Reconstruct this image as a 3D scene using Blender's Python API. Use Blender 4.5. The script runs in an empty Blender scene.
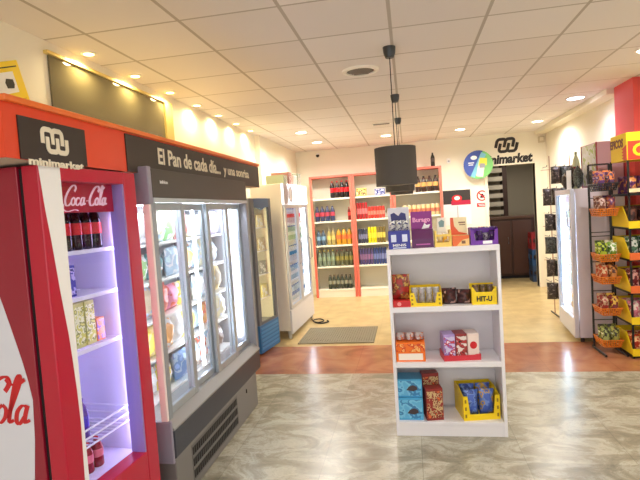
import bpy, math, random
from mathutils import Vector, Matrix
random.seed(7)
S = bpy.context.scene
COL = S.collection
PI = math.pi

# ------------------------------------------------------------------ materials
def lin(c):
    c = c / 255.0
    return c / 12.92 if c <= 0.04045 else ((c + 0.055) / 1.055) ** 2.4
def rgb(r, g, b): return (lin(r), lin(g), lin(b), 1.0)
MATS = {}
def mat(name, col, rough=0.5, metal=0.0, spec=0.5, emit=None, estr=0.0, coat=0.0):
    if name in MATS: return MATS[name]
    m = bpy.data.materials.new(name); m.use_nodes = True
    b = m.node_tree.nodes['Principled BSDF']
    b.inputs['Base Color'].default_value = rgb(*col)
    b.inputs['Roughness'].default_value = rough
    b.inputs['Metallic'].default_value = metal
    b.inputs['Specular IOR Level'].default_value = spec
    b.inputs['Coat Weight'].default_value = coat
    if emit:
        b.inputs['Emission Color'].default_value = rgb(*emit)
        b.inputs['Emission Strength'].default_value = estr
    MATS[name] = m
    return m
def ramp(nt, stops, interp='LINEAR'):
    r = nt.nodes.new('ShaderNodeValToRGB'); r.color_ramp.interpolation = interp
    el = r.color_ramp.elements
    while len(el) < len(stops): el.new(0.5)
    for e, (p, c) in zip(el, stops): e.position = p; e.color = c
    return r
def print_mat(name, cols, scale=18, rough=0.35, stretch=(1, 1, 1)):
    """printed packaging: blobs of the given colours"""
    if name in MATS: return MATS[name]
    m = mat(name, cols[0], rough); nt = m.node_tree; b = nt.nodes['Principled BSDF']
    tc = nt.nodes.new('ShaderNodeTexCoord'); mp = nt.nodes.new('ShaderNodeMapping')
    mp.inputs['Scale'].default_value = stretch
    n = nt.nodes.new('ShaderNodeTexNoise'); n.inputs['Scale'].default_value = scale; n.inputs['Detail'].default_value = 2
    k = len(cols); lo, hi = 0.38, 0.62
    r = ramp(nt, [(0.0 if i == 0 else lo + (hi - lo) * i / (k - 1) if k > 2 else 0.52, rgb(*c)) for i, c in enumerate(cols)], 'CONSTANT')
    nt.links.new(tc.outputs['Object'], mp.inputs['Vector']); nt.links.new(mp.outputs['Vector'], n.inputs['Vector'])
    nt.links.new(n.outputs['Fac'], r.inputs['Fac']); nt.links.new(r.outputs['Color'], b.inputs['Base Color'])
    return m
def glass_mat(name, tint=(250, 252, 255), refl=0.06):
    m = bpy.data.materials.new(name); m.use_nodes = True; nt = m.node_tree
    nt.nodes.clear()
    o = nt.nodes.new('ShaderNodeOutputMaterial'); mx = nt.nodes.new('ShaderNodeMixShader')
    t = nt.nodes.new('ShaderNodeBsdfTransparent'); g = nt.nodes.new('ShaderNodeBsdfGlossy'); f = nt.nodes.new('ShaderNodeLayerWeight')
    t.inputs['Color'].default_value = rgb(*tint); g.inputs['Roughness'].default_value = 0.02
    f.inputs['Blend'].default_value = 0.5
    fac = mnode(nt, 'ADD', mnode(nt, 'MULTIPLY', mnode(nt, 'POWER', f.outputs['Facing'], 5.0), 0.45), refl * 0.35)
    nt.links.new(fac, mx.inputs['Fac']); nt.links.new(t.outputs[0], mx.inputs[1]); nt.links.new(g.outputs[0], mx.inputs[2])
    nt.links.new(mx.outputs[0], o.inputs['Surface'])
    return m
def mnode(nt, op, a, b=None):
    n = nt.nodes.new('ShaderNodeMath'); n.operation = op
    for i, v in enumerate((a, b)):
        if v is None: continue
        if isinstance(v, (int, float)): n.inputs[i].default_value = v
        else: nt.links.new(v, n.inputs[i])
    return n.outputs[0]
def mixc(nt, fac, a, b):
    n = nt.nodes.new('ShaderNodeMix'); n.data_type = 'RGBA'
    nt.links.new(fac, n.inputs[0]) if not isinstance(fac, (int, float)) else setattr(n.inputs[0], 'default_value', fac)
    for i, v in ((6, a), (7, b)):
        if isinstance(v, tuple): n.inputs[i].default_value = v
        else: nt.links.new(v, n.inputs[i])
    return n.outputs[2]

M_white = mat('white_laminate', (238, 236, 240), 0.4)
M_wall = mat('cream_wall_paint', (240, 234, 216), 0.7)
M_glass = glass_mat('clear_glass')
M_plastic = glass_mat('clear_plastic', (235, 240, 245))
M_red = mat('red_lacquer', (188, 8, 50), 0.3, coat=0.2)
M_black = mat('black_rubber', (18, 16, 22), 0.6)
M_ink = mat('black_print', (38, 34, 34), 0.6)
M_cream = mat('cream_print', (238, 228, 205), 0.5)
M_whiteprint = mat('white_print', (245, 245, 245), 0.5)
M_yellow = mat('yellow_card', (248, 214, 20), 0.45)
M_steel = mat('grey_steel', (150, 150, 156), 0.3, 0.7)
M_grey = mat('grey_enamel', (150, 150, 158), 0.4)
M_dkgrey = mat('dark_grey_panel', (72, 66, 62), 0.45)
M_alu = mat('pale_aluminium', (196, 204, 212), 0.28, 0.35)
M_enamel = mat('white_enamel', (240, 238, 236), 0.35)
M_wire = mat('black_wire', (24, 22, 22), 0.4)
M_orange = mat('orange_plastic', (238, 125, 20), 0.4)
M_redprint = mat('red_print', (206, 24, 34), 0.5)

# floor materials
def floor_mats():
    out = []
    # grey veined polished marble slabs
    m = mat('grey_marble', (165, 155, 140), 0.26, spec=0.4); nt = m.node_tree; b = nt.nodes['Principled BSDF']
    tc = nt.nodes.new('ShaderNodeTexCoord'); mp = nt.nodes.new('ShaderNodeMapping'); mp.inputs['Scale'].default_value = (1.3, 2.1, 1)
    mp.inputs['Rotation'].default_value = (0, 0, 0.25)
    n1 = nt.nodes.new('ShaderNodeTexNoise'); n1.inputs['Scale'].default_value = 2.6; n1.inputs['Detail'].default_value = 10; n1.inputs['Distortion'].default_value = 0.9; n1.inputs['Roughness'].default_value = 0.7
    n2 = nt.nodes.new('ShaderNodeTexNoise'); n2.inputs['Scale'].default_value = 6; n2.inputs['Detail'].default_value = 6; n2.inputs['Distortion'].default_value = 2.2
    bk = nt.nodes.new('ShaderNodeTexBrick'); bk.offset = 0.0; bk.inputs['Scale'].default_value = 1.0
    bk.inputs['Brick Width'].default_value = 0.62; bk.inputs['Row Height'].default_value = 0.62; bk.inputs['Mortar Size'].default_value = 0.0025
    bk.inputs['Color1'].default_value = (0.38, 0.38, 0.38, 1); bk.inputs['Color2'].default_value = (0.62, 0.62, 0.62, 1); bk.inputs['Mortar'].default_value = (0.3, 0.3, 0.3, 1)
    nt.links.new(tc.outputs['Object'], mp.inputs['Vector']); nt.links.new(mp.outputs[0], n1.inputs['Vector']); nt.links.new(mp.outputs[0], n2.inputs['Vector']); nt.links.new(tc.outputs['Object'], bk.inputs['Vector'])
    r1 = ramp(nt, [(0.30, rgb(128, 123, 106)), (0.47, rgb(160, 154, 134)), (0.57, rgb(192, 187, 168)), (0.72, rgb(156, 150, 130))])
    nt.links.new(n1.outputs['Fac'], r1.inputs['Fac'])
    r2 = ramp(nt, [(0.0, (0, 0, 0, 1)), (0.485, (0, 0, 0, 1)), (0.505, (1, 1, 1, 1)), (0.53, (0, 0, 0, 1))])
    nt.links.new(n2.outputs['Fac'], r2.inputs['Fac'])
    c = mixc(nt, mnode(nt, 'MULTIPLY', r2.outputs['Color'], 0.4), r1.outputs['Color'], rgb(122, 114, 96))
    ov = nt.nodes.new('ShaderNodeMix'); ov.data_type = 'RGBA'; ov.blend_type = 'OVERLAY'; ov.inputs[0].default_value = 0.55
    nt.links.new(c, ov.inputs[6]); nt.links.new(bk.outputs['Color'], ov.inputs[7]); nt.links.new(ov.outputs[2], b.inputs['Base Color'])
    out.append(m)
    # rust coloured stone band
    m = mat('rust_stone', (160, 96, 62), 0.2); nt = m.node_tree; b = nt.nodes['Principled BSDF']
    tc = nt.nodes.new('ShaderNodeTexCoord'); n1 = nt.nodes.new('ShaderNodeTexNoise'); n1.inputs['Scale'].default_value = 3; n1.inputs['Detail'].default_value = 8; n1.inputs['Distortion'].default_value = 1
    bk = nt.nodes.new('ShaderNodeTexBrick'); bk.offset = 0.0; bk.inputs['Scale'].default_value = 1; bk.inputs['Brick Width'].default_value = 0.6; bk.inputs['Row Height'].default_value = 1.0; bk.inputs['Mortar Size'].default_value = 0.003
    bk.inputs['Color1'].default_value = (0.45, 0.45, 0.45, 1); bk.inputs['Color2'].default_value = (0.58, 0.58, 0.58, 1); bk.inputs['Mortar'].default_value = (0.3, 0.3, 0.3, 1)
    nt.links.new(tc.outputs['Object'], n1.inputs['Vector']); nt.links.new(tc.outputs['Object'], bk.inputs['Vector'])
    r1 = ramp(nt, [(0.3, rgb(136, 84, 62)), (0.5, rgb(170, 112, 82)), (0.7, rgb(186, 132, 98))]); nt.links.new(n1.outputs['Fac'], r1.inputs['Fac'])
    ov = nt.nodes.new('ShaderNodeMix'); ov.data_type = 'RGBA'; ov.blend_type = 'OVERLAY'; ov.inputs[0].default_value = 0.5
    nt.links.new(r1.outputs['Color'], ov.inputs[6]); nt.links.new(bk.outputs['Color'], ov.inputs[7]); nt.links.new(ov.outputs[2], b.inputs['Base Color'])
    out.append(m)
    # beige tiles
    m = mat('beige_tile', (214, 190, 140), 0.3); nt = m.node_tree; b = nt.nodes['Principled BSDF']
    tc = nt.nodes.new('ShaderNodeTexCoord'); n1 = nt.nodes.new('ShaderNodeTexNoise'); n1.inputs['Scale'].default_value = 5; n1.inputs['Detail'].default_value = 5
    bk = nt.nodes.new('ShaderNodeTexBrick'); bk.offset = 0.0; bk.inputs['Scale'].default_value = 1; bk.inputs['Brick Width'].default_value = 0.45; bk.inputs['Row Height'].default_value = 0.45; bk.inputs['Mortar Size'].default_value = 0.004
    bk.inputs['Color1'].default_value = (0.48, 0.48, 0.48, 1); bk.inputs['Color2'].default_value = (0.53, 0.53, 0.53, 1); bk.inputs['Mortar'].default_value = (0.38, 0.38, 0.38, 1)
    nt.links.new(tc.outputs['Object'], n1.inputs['Vector']); nt.links.new(tc.outputs['Object'], bk.inputs['Vector'])
    r1 = ramp(nt, [(0.35, rgb(192, 166, 112)), (0.65, rgb(212, 188, 136))]); nt.links.new(n1.outputs['Fac'], r1.inputs['Fac'])
    ov = nt.nodes.new('ShaderNodeMix'); ov.data_type = 'RGBA'; ov.blend_type = 'OVERLAY'; ov.inputs[0].default_value = 0.5
    nt.links.new(r1.outputs['Color'], ov.inputs[6]); nt.links.new(bk.outputs['Color'], ov.inputs[7]); nt.links.new(ov.outputs[2], b.inputs['Base Color'])
    out.append(m)
    return out
def ceiling_mat():
    m = mat('ceiling_tiles', (226, 216, 204), 0.8); nt = m.node_tree; b = nt.nodes['Principled BSDF']
    tc = nt.nodes.new('ShaderNodeTexCoord'); sx = nt.nodes.new('ShaderNodeSeparateXYZ'); nt.links.new(tc.outputs['Object'], sx.inputs[0])
    def line(o, off, pitch, w):
        f = mnode(nt, 'FRACT', mnode(nt, 'DIVIDE', mnode(nt, 'ADD', o, off), pitch))
        d = mnode(nt, 'MULTIPLY', mnode(nt, 'MINIMUM', f, mnode(nt, 'SUBTRACT', 1.0, f)), pitch)
        return mnode(nt, 'LESS_THAN', d, w)
    lx = line(sx.outputs['X'], 6.0 + 0.02, 0.597, 0.011); ly = line(sx.outputs['Y'], 6.0 - 2.777 + 5.73 - 6.0, 0.573, 0.008)
    ln = mnode(nt, 'MAXIMUM', lx, ly)
    # tiles differ a little in age
    cx = mnode(nt, 'FLOOR', mnode(nt, 'DIVIDE', mnode(nt, 'ADD', sx.outputs['X'], 6.02), 0.597)); cy = mnode(nt, 'FLOOR', mnode(nt, 'DIVIDE', mnode(nt, 'ADD', sx.outputs['Y'], 2.953), 0.573))
    cb = nt.nodes.new('ShaderNodeCombineXYZ'); nt.links.new(cx, cb.inputs[0]); nt.links.new(cy, cb.inputs[1])
    wn = nt.nodes.new('ShaderNodeTexWhiteNoise'); wn.noise_dimensions = '2D'; nt.links.new(cb.outputs[0], wn.inputs['Vector'])
    base = mixc(nt, wn.outputs['Value'], rgb(226, 218, 212), rgb(236, 230, 225))
    c = mixc(nt, ln, base, rgb(188, 178, 166)); nt.links.new(c, b.inputs['Base Color'])
    return m

# ------------------------------------------------------------------ mesh builder
class MB:
    def __init__(s): s.v = []; s.f = []; s.m = []
    def add(s, vs, fs, m=0):
        o = len(s.v); s.v += [tuple(v) for v in vs]
        for f in fs: s.f.append([o + i for i in f]); s.m.append(m)
        return s
    def box(s, x0, x1, y0, y1, z0, z1, m=0):
        return s.add([(x0,y0,z0),(x1,y0,z0),(x1,y1,z0),(x0,y1,z0),(x0,y0,z1),(x1,y0,z1),(x1,y1,z1),(x0,y1,z1)],
                     [(0,3,2,1),(4,5,6,7),(0,1,5,4),(1,2,6,5),(2,3,7,6),(3,0,4,7)], m)
    def prism(s, poly, axis, a, b, m=0):
        """2D polygon extruded along axis from a to b; polygon in the remaining axes in order"""
        n = len(poly)
        def P(p, t): return (t, p[0], p[1]) if axis == 'x' else (p[0], t, p[1]) if axis == 'y' else (p[0], p[1], t)
        vs = [P(p, a) for p in poly] + [P(p, b) for p in poly]
        return s.add(vs, [tuple(range(n))[::-1], tuple(range(n, 2*n))] + [(i, (i+1) % n, n + (i+1) % n, n + i) for i in range(n)], m)
    def lathe(s, prof, c=(0,0,0), n=16, m=0, caps=True):
        vs = []; fs = []
        for r, z in prof:
            for k in range(n): a = 2*PI*k/n; vs.append((c[0] + r*math.cos(a), c[1] + r*math.sin(a), c[2] + z))
        for i in range(len(prof)-1):
            for k in range(n): fs.append((i*n+k, i*n+(k+1) % n, (i+1)*n+(k+1) % n, (i+1)*n+k))
        if caps: fs.append(tuple(range(n))[::-1]); fs.append(tuple((len(prof)-1)*n + k for k in range(n)))
        return s.add(vs, fs, m)
    def tube(s, path, r, n=8, m=0, closed=False):
        P = [Vector(p) for p in path]; L = len(P); vs = []; fs = []
        up = None
        for i in range(L):
            a = P[i-1] if (i > 0 or closed) else P[i]; b = P[(i+1) % L] if (i < L-1 or closed) else P[i]
            t = (b - a).normalized()
            if up is None or abs(t.dot(up)) > 0.98: up = Vector((0,0,1)) if abs(t.z) < 0.9 else Vector((1,0,0))
            u = t.cross(up).normalized(); w = u.cross(t).normalized()
            for k in range(n): q = 2*PI*k/n; vs.append(P[i] + u*(r*math.cos(q)) + w*(r*math.sin(q)))
        for i in range(L if closed else L-1):
            j = (i+1) % L
            for k in range(n): fs.append((i*n+k, i*n+(k+1) % n, j*n+(k+1) % n, j*n+k))
        if not closed: fs.append(tuple(range(n))[::-1]); fs.append(tuple((L-1)*n+k for k in range(n)))
        return s.add(vs, fs, m)
    def bag(s, w, h, d, seed=0, c=(0,0,0), n=8, m=0):
        """pillow bag standing on its lower seal, front towards -y"""
        rr = random.Random(seed); vs = []; fs = []
        ph = [rr.uniform(0, 6) for _ in range(4)]
        for side in (-1, 1):
            for j in range(n+1):
                for i in range(n+1):
                    u = 2*i/n - 1; v = 2*j/n - 1
                    t = (1 - abs(u)**2.6) * (1 - abs(v)**3.2)
                    wob = 1 + 0.16*math.sin(5*u + ph[0]) * math.sin(4*v + ph[1]) + 0.1*math.sin(9*v + ph[2])
                    pinch = 1 - 0.07*(1 - abs(v)**4)*0 - 0.05*(1 - v*v)
                    vs.append((c[0] + u*w/2*pinch, c[1] + side*(d/2*t**0.8*wob + 0.0015), c[2] + (v+1)/2*h))
        N = (n+1)*(n+1)
        for j in range(n):
            for i in range(n):
                a = j*(n+1)+i
                fs.append((a, a+1, a+n+2, a+n+1)); fs.append((N+a, N+a+n+1, N+a+n+2, N+a+1))
        ring = [i for i in range(n+1)] + [j*(n+1)+n for j in range(1, n+1)] + [n*(n+1)+i for i in range(n-1, -1, -1)] + [j*(n+1) for j in range(n-1, 0, -1)]
        for k in range(len(ring)):
            a, b = ring[k], ring[(k+1) % len(ring)]; fs.append((a, N+a, N+b, b))
        return s.add(vs, fs, m)
    def mesh(s, name, mats, bevel=0.0, smooth=False):
        me = bpy.data.meshes.new(name); me.from_pydata(s.v, [], s.f)
        for m in (mats if isinstance(mats, (list, tuple)) else [mats]): me.materials.append(m)
        me.polygons.foreach_set('material_index', s.m)
        if bevel > 0:
            import bmesh
            bm = bmesh.new(); bm.from_mesh(me)
            es = [e for e in bm.edges if e.is_manifold and e.calc_face_angle(0) > 0.6]
            bmesh.ops.bevel(bm, geom=es, offset=bevel, offset_type='OFFSET', segments=2, profile=0.5, affect='EDGES', clamp_overlap=True)
            bm.to_mesh(me); bm.free()
        if smooth:
            me.polygons.foreach_set('use_smooth', [True]*len(me.polygons))
            try: me.set_sharp_from_angle(angle=0.7)
            except Exception: pass
        me.update(); return me
    def build(s, name, mats, parent=None, loc=None, rz=0, bevel=0.0, smooth=False):
        o = bpy.data.objects.new(name, s.mesh(name, mats, bevel, smooth)); COL.objects.link(o)
        if parent is not None: o.parent = parent
        if loc: o.location = loc
        if rz: o.rotation_euler.z = rz
        return o

LABELS = {}
def tag(o, label, cat, group=None, kind=None):
    if label in LABELS and (group is None or LABELS[label] != group): print('DUPLICATE LABEL', label)
    LABELS[label] = group
    n = len(label.split())
    if n < 4 or n > 16: print('LABEL LENGTH', n, label)
    o['label'] = label; o['category'] = cat
    if group: o['group'] = group
    if kind: o['kind'] = kind
    return o
def thing(name, label, cat, loc=(0,0,0), rz=0, group=None):
    o = bpy.data.objects.new(name, None); COL.objects.link(o); o.empty_display_size = 0.05
    o.location = loc; o.rotation_euler.z = rz
    return tag(o, label, cat, group)
def struct(o): o['kind'] = 'structure'; return o
def dup(root, loc, rz=None, label=None, group=None):
    r = root.copy(); COL.objects.link(r); r.location = loc
    if rz is not None: r.rotation_euler.z = rz
    tag(r, label or root['label'], root['category'], group or root.get('group'))
    for ch in list(root.children):
        c = ch.copy(); COL.objects.link(c); c.parent = r
        for g in list(ch.children):
            d = g.copy(); COL.objects.link(d); d.parent = c
    return r
def text_mesh(s, w, h, matl, name, parent, o, right, up, bold=0.02, thick=0.002, fit=True, shear=0.0):
    """lettering centred on o, right/up are direction vectors"""
    cu = bpy.data.curves.new(name, 'FONT'); cu.body = s; cu.size = 1; cu.offset = bold; cu.extrude = 0.0; cu.shear = shear; cu.resolution_u = 3
    t = bpy.data.objects.new(name, cu); COL.objects.link(t)
    dg = bpy.context.evaluated_depsgraph_get(); dg.update()
    me = bpy.data.meshes.new_from_object(t.evaluated_get(dg)); bpy.data.objects.remove(t); bpy.data.curves.remove(cu)
    xs = [v.co.x for v in me.vertices]; ys = [v.co.y for v in me.vertices]
    x0, x1, y0, y1 = min(xs), max(xs), min(ys), max(ys)
    R = Vector(right).normalized(); U = Vector(up).normalized(); N = R.cross(U)
    sy = h/(y1-y0); sx = w/(x1-x0) if fit else sy
    mb = MB(); vs = [Vector(o) + R*((v.co.x-(x0+x1)/2)*sx) + U*((v.co.y-(y0+y1)/2)*sy) for v in me.vertices]
    fs = [tuple(p.vertices) for p in me.polygons]
    mb.add([v + N*thick for v in vs], fs)
    # side walls around the outline
    cnt = {}
    for f in fs:
        for i in range(len(f)): e = (f[i], f[(i+1) % len(f)]); cnt[e] = 1
    edge = [e for e in cnt if (e[1], e[0]) not in cnt]
    n = len(vs); mb.add([v + N*thick for v in vs] + vs, [(b, a, a+n, b+n) for a, b in edge])
    bpy.data.meshes.remove(me)
    return mb.build(name, matl, parent)
def ribbons(strokes, name, matl, parent, o, right, up, scale, thick=0.002, wfun=None, shear=0.0):
    """calligraphic strokes: list of (points, width)"""
    R = Vector(right).normalized(); U = Vector(up).normalized(); N = R.cross(U); mb = MB()
    for si, (pts, w) in enumerate(strokes):
        tk = thick + 0.0004*si
        P = [Vector((p[0] + shear*p[1], p[1])) for p in pts]
        Q = []
        for i in range(len(P)-1):
            p0 = P[max(i-1, 0)]; p1 = P[i]; p2 = P[i+1]; p3 = P[min(i+2, len(P)-1)]
            for k in range(6):
                t = k/6; Q.append(0.5*((2*p1) + (p2-p0)*t + (2*p0-5*p1+4*p2-p3)*t*t + (3*p1-p0-3*p2+p3)*t**3))
        Q.append(P[-1]); L = len(Q); vs = []
        for i, q in enumerate(Q):
            d = (Q[min(i+1, L-1)] - Q[max(i-1, 0)]).normalized(); nn = Vector((-d.y, d.x))
            ww = w * (wfun(d) if wfun else 1.0) / 2
            for sgn in (1, -1):
                c = q + nn*ww*sgn; b3 = Vector(o) + R*(c.x*scale) + U*(c.y*scale)
                vs += [b3 + N*tk, b3]
        fs = []
        for i in range(L-1):
            a = i*4; b = a+4
            fs += [(a, a+2, b+2, b), (a+1, a, b, b+1), (a+2, a+3, b+3, b+2)]
        mb.add(vs, fs)
    return mb.build(name, matl, parent)
def script_width(d):   # thick on down strokes, thin on up strokes
    return 0.35 + 0.75*abs(d.y)
def cola_word():
    st = []
    def C(x): return [([(x+1.55, 1.75), (x+1.75, 2.2), (x+1.45, 2.55), (x+0.9, 2.3), (x+0.35, 1.5), (x+0.1, 0.7), (x+0.3, 0.05), (x+0.75, 0.0), (x+1.2, 0.4)], 0.3)]
    def o(x): return [([(x+0.35, 1.0), (x+0.05, 0.7), (x+0.05, 0.25), (x+0.35, 0.0), (x+0.62, 0.3), (x+0.62, 0.75), (x+0.35, 1.0)], 0.24)]
    def l(x): return [([(x+0.0, 0.3), (x+0.3, 1.4), (x+0.5, 2.3), (x+0.38, 2.65), (x+0.2, 2.2), (x+0.12, 1.0), (x+0.15, 0.1), (x+0.45, 0.2)], 0.24)]
    def a(x): return [([(x+0.6, 0.95), (x+0.3, 1.0), (x+0.05, 0.65), (x+0.08, 0.15), (x+0.3, 0.0), (x+0.55, 0.4)], 0.24), ([(x+0.66, 1.05), (x+0.6, 0.5), (x+0.64, 0.1), (x+0.95, 0.25)], 0.24)]
    return C, o, l, a
def coca_cola(full=True):
    C, o, l, a = cola_word(); st = []
    x = 0
    if full:
        st += C(0); st += o(1.15)
        st += [([(2.55, 0.8), (2.3, 1.0), (2.0, 0.7), (2.0, 0.2), (2.3, 0.0), (2.65, 0.3)], 0.24)]
        st += a(2.75); st += [([(3.75, 0.55), (4.15, 0.6)], 0.25)]
        st += [([(-0.2, 0.2), (-0.1, -0.5), (0.7, -0.75), (1.8, -0.55), (2.5, -0.65)], 0.22)]
        x = 4.3
    st += C(x); st += o(x+1.15); st += l(x+1.95); st += a(x+2.5)
    st += [([(x+1.5, 2.45), (x+1.9, 2.15), (x+2.4, 2.2), (x+2.75, 2.45)], 0.26)]
    return st
def market_logo():
    """interlaced rounded loops: an m of arches over a w of bowls, with a short bar at each side"""
    st = []; w = 0.24
    def seg(p, q, n=6): return [(p[0]+(q[0]-p[0])*i/n, p[1]+(q[1]-p[1])*i/n) for i in range(n)]
    def loop(x0, x1, ya, yb):
        s_ = 1 if yb > ya else -1; r = (x1-x0)/2*0.62; cx0, cx1 = x0+r, x1-r; yc = yb - s_*r
        pts = seg((x0, ya), (x0, yc)) + [(cx0 - r*math.cos(t*PI/12), yc + s_*r*math.sin(t*PI/12)) for t in range(0, 6)]
        pts += seg((cx0, yb), (cx1, yb), 4) + [(cx1 + r*math.sin(t*PI/12), yc + s_*r*math.cos(t*PI/12)) for t in range(0, 6)]
        return pts + seg((x1, yc), (x1, ya)) + [(x1, ya)]
    w = 0.29
    st.append((loop(0.0, 0.8, 0.55, 1.36)[:], w)); st.append((loop(0.8, 1.6, 0.55, 1.36), w))
    st.append((loop(0.38, 1.18, 0.95, 0.14), w)); st.append((loop(1.18, 1.98, 0.95, 0.14), w))
    return st
X1, Y1, Z1 = Vector((1,0,0)), Vector((0,1,0)), Vector((0,0,1))

# ================================================================== ROOM
ZC = 2.75
XL, XR, YB, YF = -2.12, 2.42, 9.37, -1.6
fl = MB()
for (a, b, k) in ((YF-1.0, 4.77, 0), (4.77, 5.77, 1), (5.77, YB + 4.2, 2)):
    fl.add([(-3.2, a, 0), (3.6, a, 0), (3.6, b, 0), (-3.2, b, 0)], [(0,1,2,3)], k)
    fl.add([(-3.2, a, -0.1), (3.6, a, -0.1), (3.6, b, -0.1), (-3.2, b, -0.1)], [(3,2,1,0)], k)
struct(fl.build('floor', floor_mats()))
struct(MB().box(XL-0.2, XR+0.2, YF, YB+0.1, ZC, ZC+0.1).build('ceiling', ceiling_mat()))
w = MB(); w.box(XL-0.2, XL, YF, 7.0, 0, ZC); w.box(XL-0.2, XL+0.07, 7.0, YB, 0, ZC); struct(w.build('wall_left', M_wall))
struct(MB().box(XR, XR+0.2, YF, YB, 0, ZC).build('wall_right', M_wall))
DX0, DX1, DZ = 1.42, 2.22, 2.2
w = MB(); w.box(XL-0.2, DX0, YB, YB+0.14, 0, ZC); w.box(DX1, XR+0.2, YB, YB+0.14, 0, ZC); w.box(DX0, DX1, YB, YB+0.14, DZ, ZC); struct(w.build('wall_back', M_wall))
M_trim = mat('cream_trim_paint', (236, 228, 208), 0.5)
w = MB(); w.box(DX1, DX1+0.1, YB-0.03, YB+0.16, 0, DZ+0.0); w.box(DX0-0.06, DX0, YB-0.02, YB+0.16, 0, DZ); struct(w.build('trim_1', M_trim, bevel=0.006))
# shallow soffit along the right wall, with the corner column
struct(MB().box(2.24, XR, 6.14, YB, 2.69, ZC).build('trim_2', M_trim))
M_pink = mat('coral_paint', (226, 84, 84), 0.55)
struct(MB().box(2.315, XR+0.1, 5.66, 6.13, 0, ZC).build('wall_corner_column', M_pink))
struct(MB().box(XL, XL+0.015, 4.6, 7.0, 0, 0.08).build('baseboard_left', M_trim))
struct(MB().box(0.62, DX0-0.06, YB-0.015, YB, 0, 0.08).build('baseboard_back', M_trim))
# dark glass panel above the freezers
M_dkglass = mat('dark_olive_glass', (106, 98, 72), 0.04, 0.0, 0.7, coat=0.3)
M_gold = mat('pale_gold_trim', (220, 196, 120), 0.35, 0.3)
wn = struct(MB().box(XL, XL+0.012, 2.79, 4.24, 2.0, 2.665).build('window_1', M_dkglass))
f = MB(); f.box(XL, XL+0.03, 4.24, 4.38, 2.0, 2.68); f.box(XL, XL+0.03, 2.76, 4.24, 2.665, 2.685); f.build('frame', M_gold, wn)
# back room seen through the doorway
M_rear = mat('grey_rear_wall', (176, 168, 150), 0.7)
struct(MB().box(0.6, 3.2, 12.6, 12.7, 0, 2.75).build('wall_rear_back', M_rear))
struct(MB().box(0.6, 0.7, YB+0.14, 12.6, 0, 2.75).build('wall_rear_left', M_rear))
struct(MB().box(3.1, 3.2, YB+0.14, 12.6, 0, 2.75).build('wall_rear_right', M_rear))
struct(MB().box(0.6, 3.2, YB+0.14, 12.7, 2.75, 2.85).build('ceiling_rear', M_rear))
M_wood = mat('dark_brown_wood', (66, 40, 30), 0.5)
t = thing('wooden_cabinet', 'dark brown wooden counter cabinet in the room beyond the doorway', 'cabinet', (1.2, 10.5, 0))
MB().box(0, 1.6, 0, 0.5, 0.06, 1.2).build('body', M_wood, t, bevel=0.008)
MB().box(-0.03, 1.63, -0.04, 0.5, 1.2, 1.25).build('top', mat('brown_worktop', (88, 58, 40), 0.35), t, bevel=0.006)
for k in range(4): 
    dd = MB().box(0.02+k*0.4, 0.38+k*0.4, -0.02, 0, 0.1, 1.17).build('door', mat('brown_door', (78, 46, 34), 0.5), t, bevel=0.008)
    MB().tube([(0.33+k*0.4, -0.02, 0.7), (0.33+k*0.4, -0.05, 0.72), (0.33+k*0.4, -0.05, 0.82), (0.33+k*0.4, -0.02, 0.84)], 0.006).build('handle', M_steel, dd)
MB().box(0.03, 1.57, 0.03, 0.47, 0, 0.06).build('plinth', M_black, t)
t = thing('storage_shelf', 'pale louvred storage shelf standing beyond the doorway at left', 'shelf', (1.62, 11.9, 0))
MB().box(0, 0.03, 0, 0.35, 0, 2.5).build('side_panel', M_wood, t); MB().box(0.5, 0.6, 0, 0.35, 0, 2.5).build('side_panel', M_wood, t)
for k in range(11): MB().box(0.03, 0.5, 0.0, 0.3, 0.5+k*0.19, 0.6+k*0.19).build('shelf', mat('pale_louvre', (216, 208, 190), 0.6), t)
for k, (cc, nm, xx, zz) in enumerate(((( 150, 30, 34), 'red', 2.42, 0.66), ((40, 78, 120), 'blue', 2.42, 0.35), ((48, 66, 96), 'dark blue', 2.42, 0.04))):
    t = thing('bottle_crate', f'{nm} plastic crate stacked beside the wooden cabinet beyond the doorway', 'crate', (xx, 10.1, zz - 0.04 if k == 2 else zz - 0.04))
    m = mat('crate_' + nm, cc, 0.5); g = MB(); g.box(-0.17, 0.17, -0.15, 0.15, 0, 0.02)
    for (a, b, c, d) in ((-0.17, 0.17, -0.15, -0.13), (-0.17, 0.17, 0.13, 0.15), (-0.17, -0.15, -0.13, 0.13), (0.15, 0.17, -0.13, 0.13)):
        g.box(a, b, c, d, 0.02, 0.1); g.box(a, b, c, d, 0.2, 0.31)
    for sx in (-0.16, 0, 0.16):
        for sy in (-0.14, 0.14): g.box(sx-0.012, sx+0.012, sy-0.008, sy+0.008, 0.1, 0.2)
    g.build('body', m, t)

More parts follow.
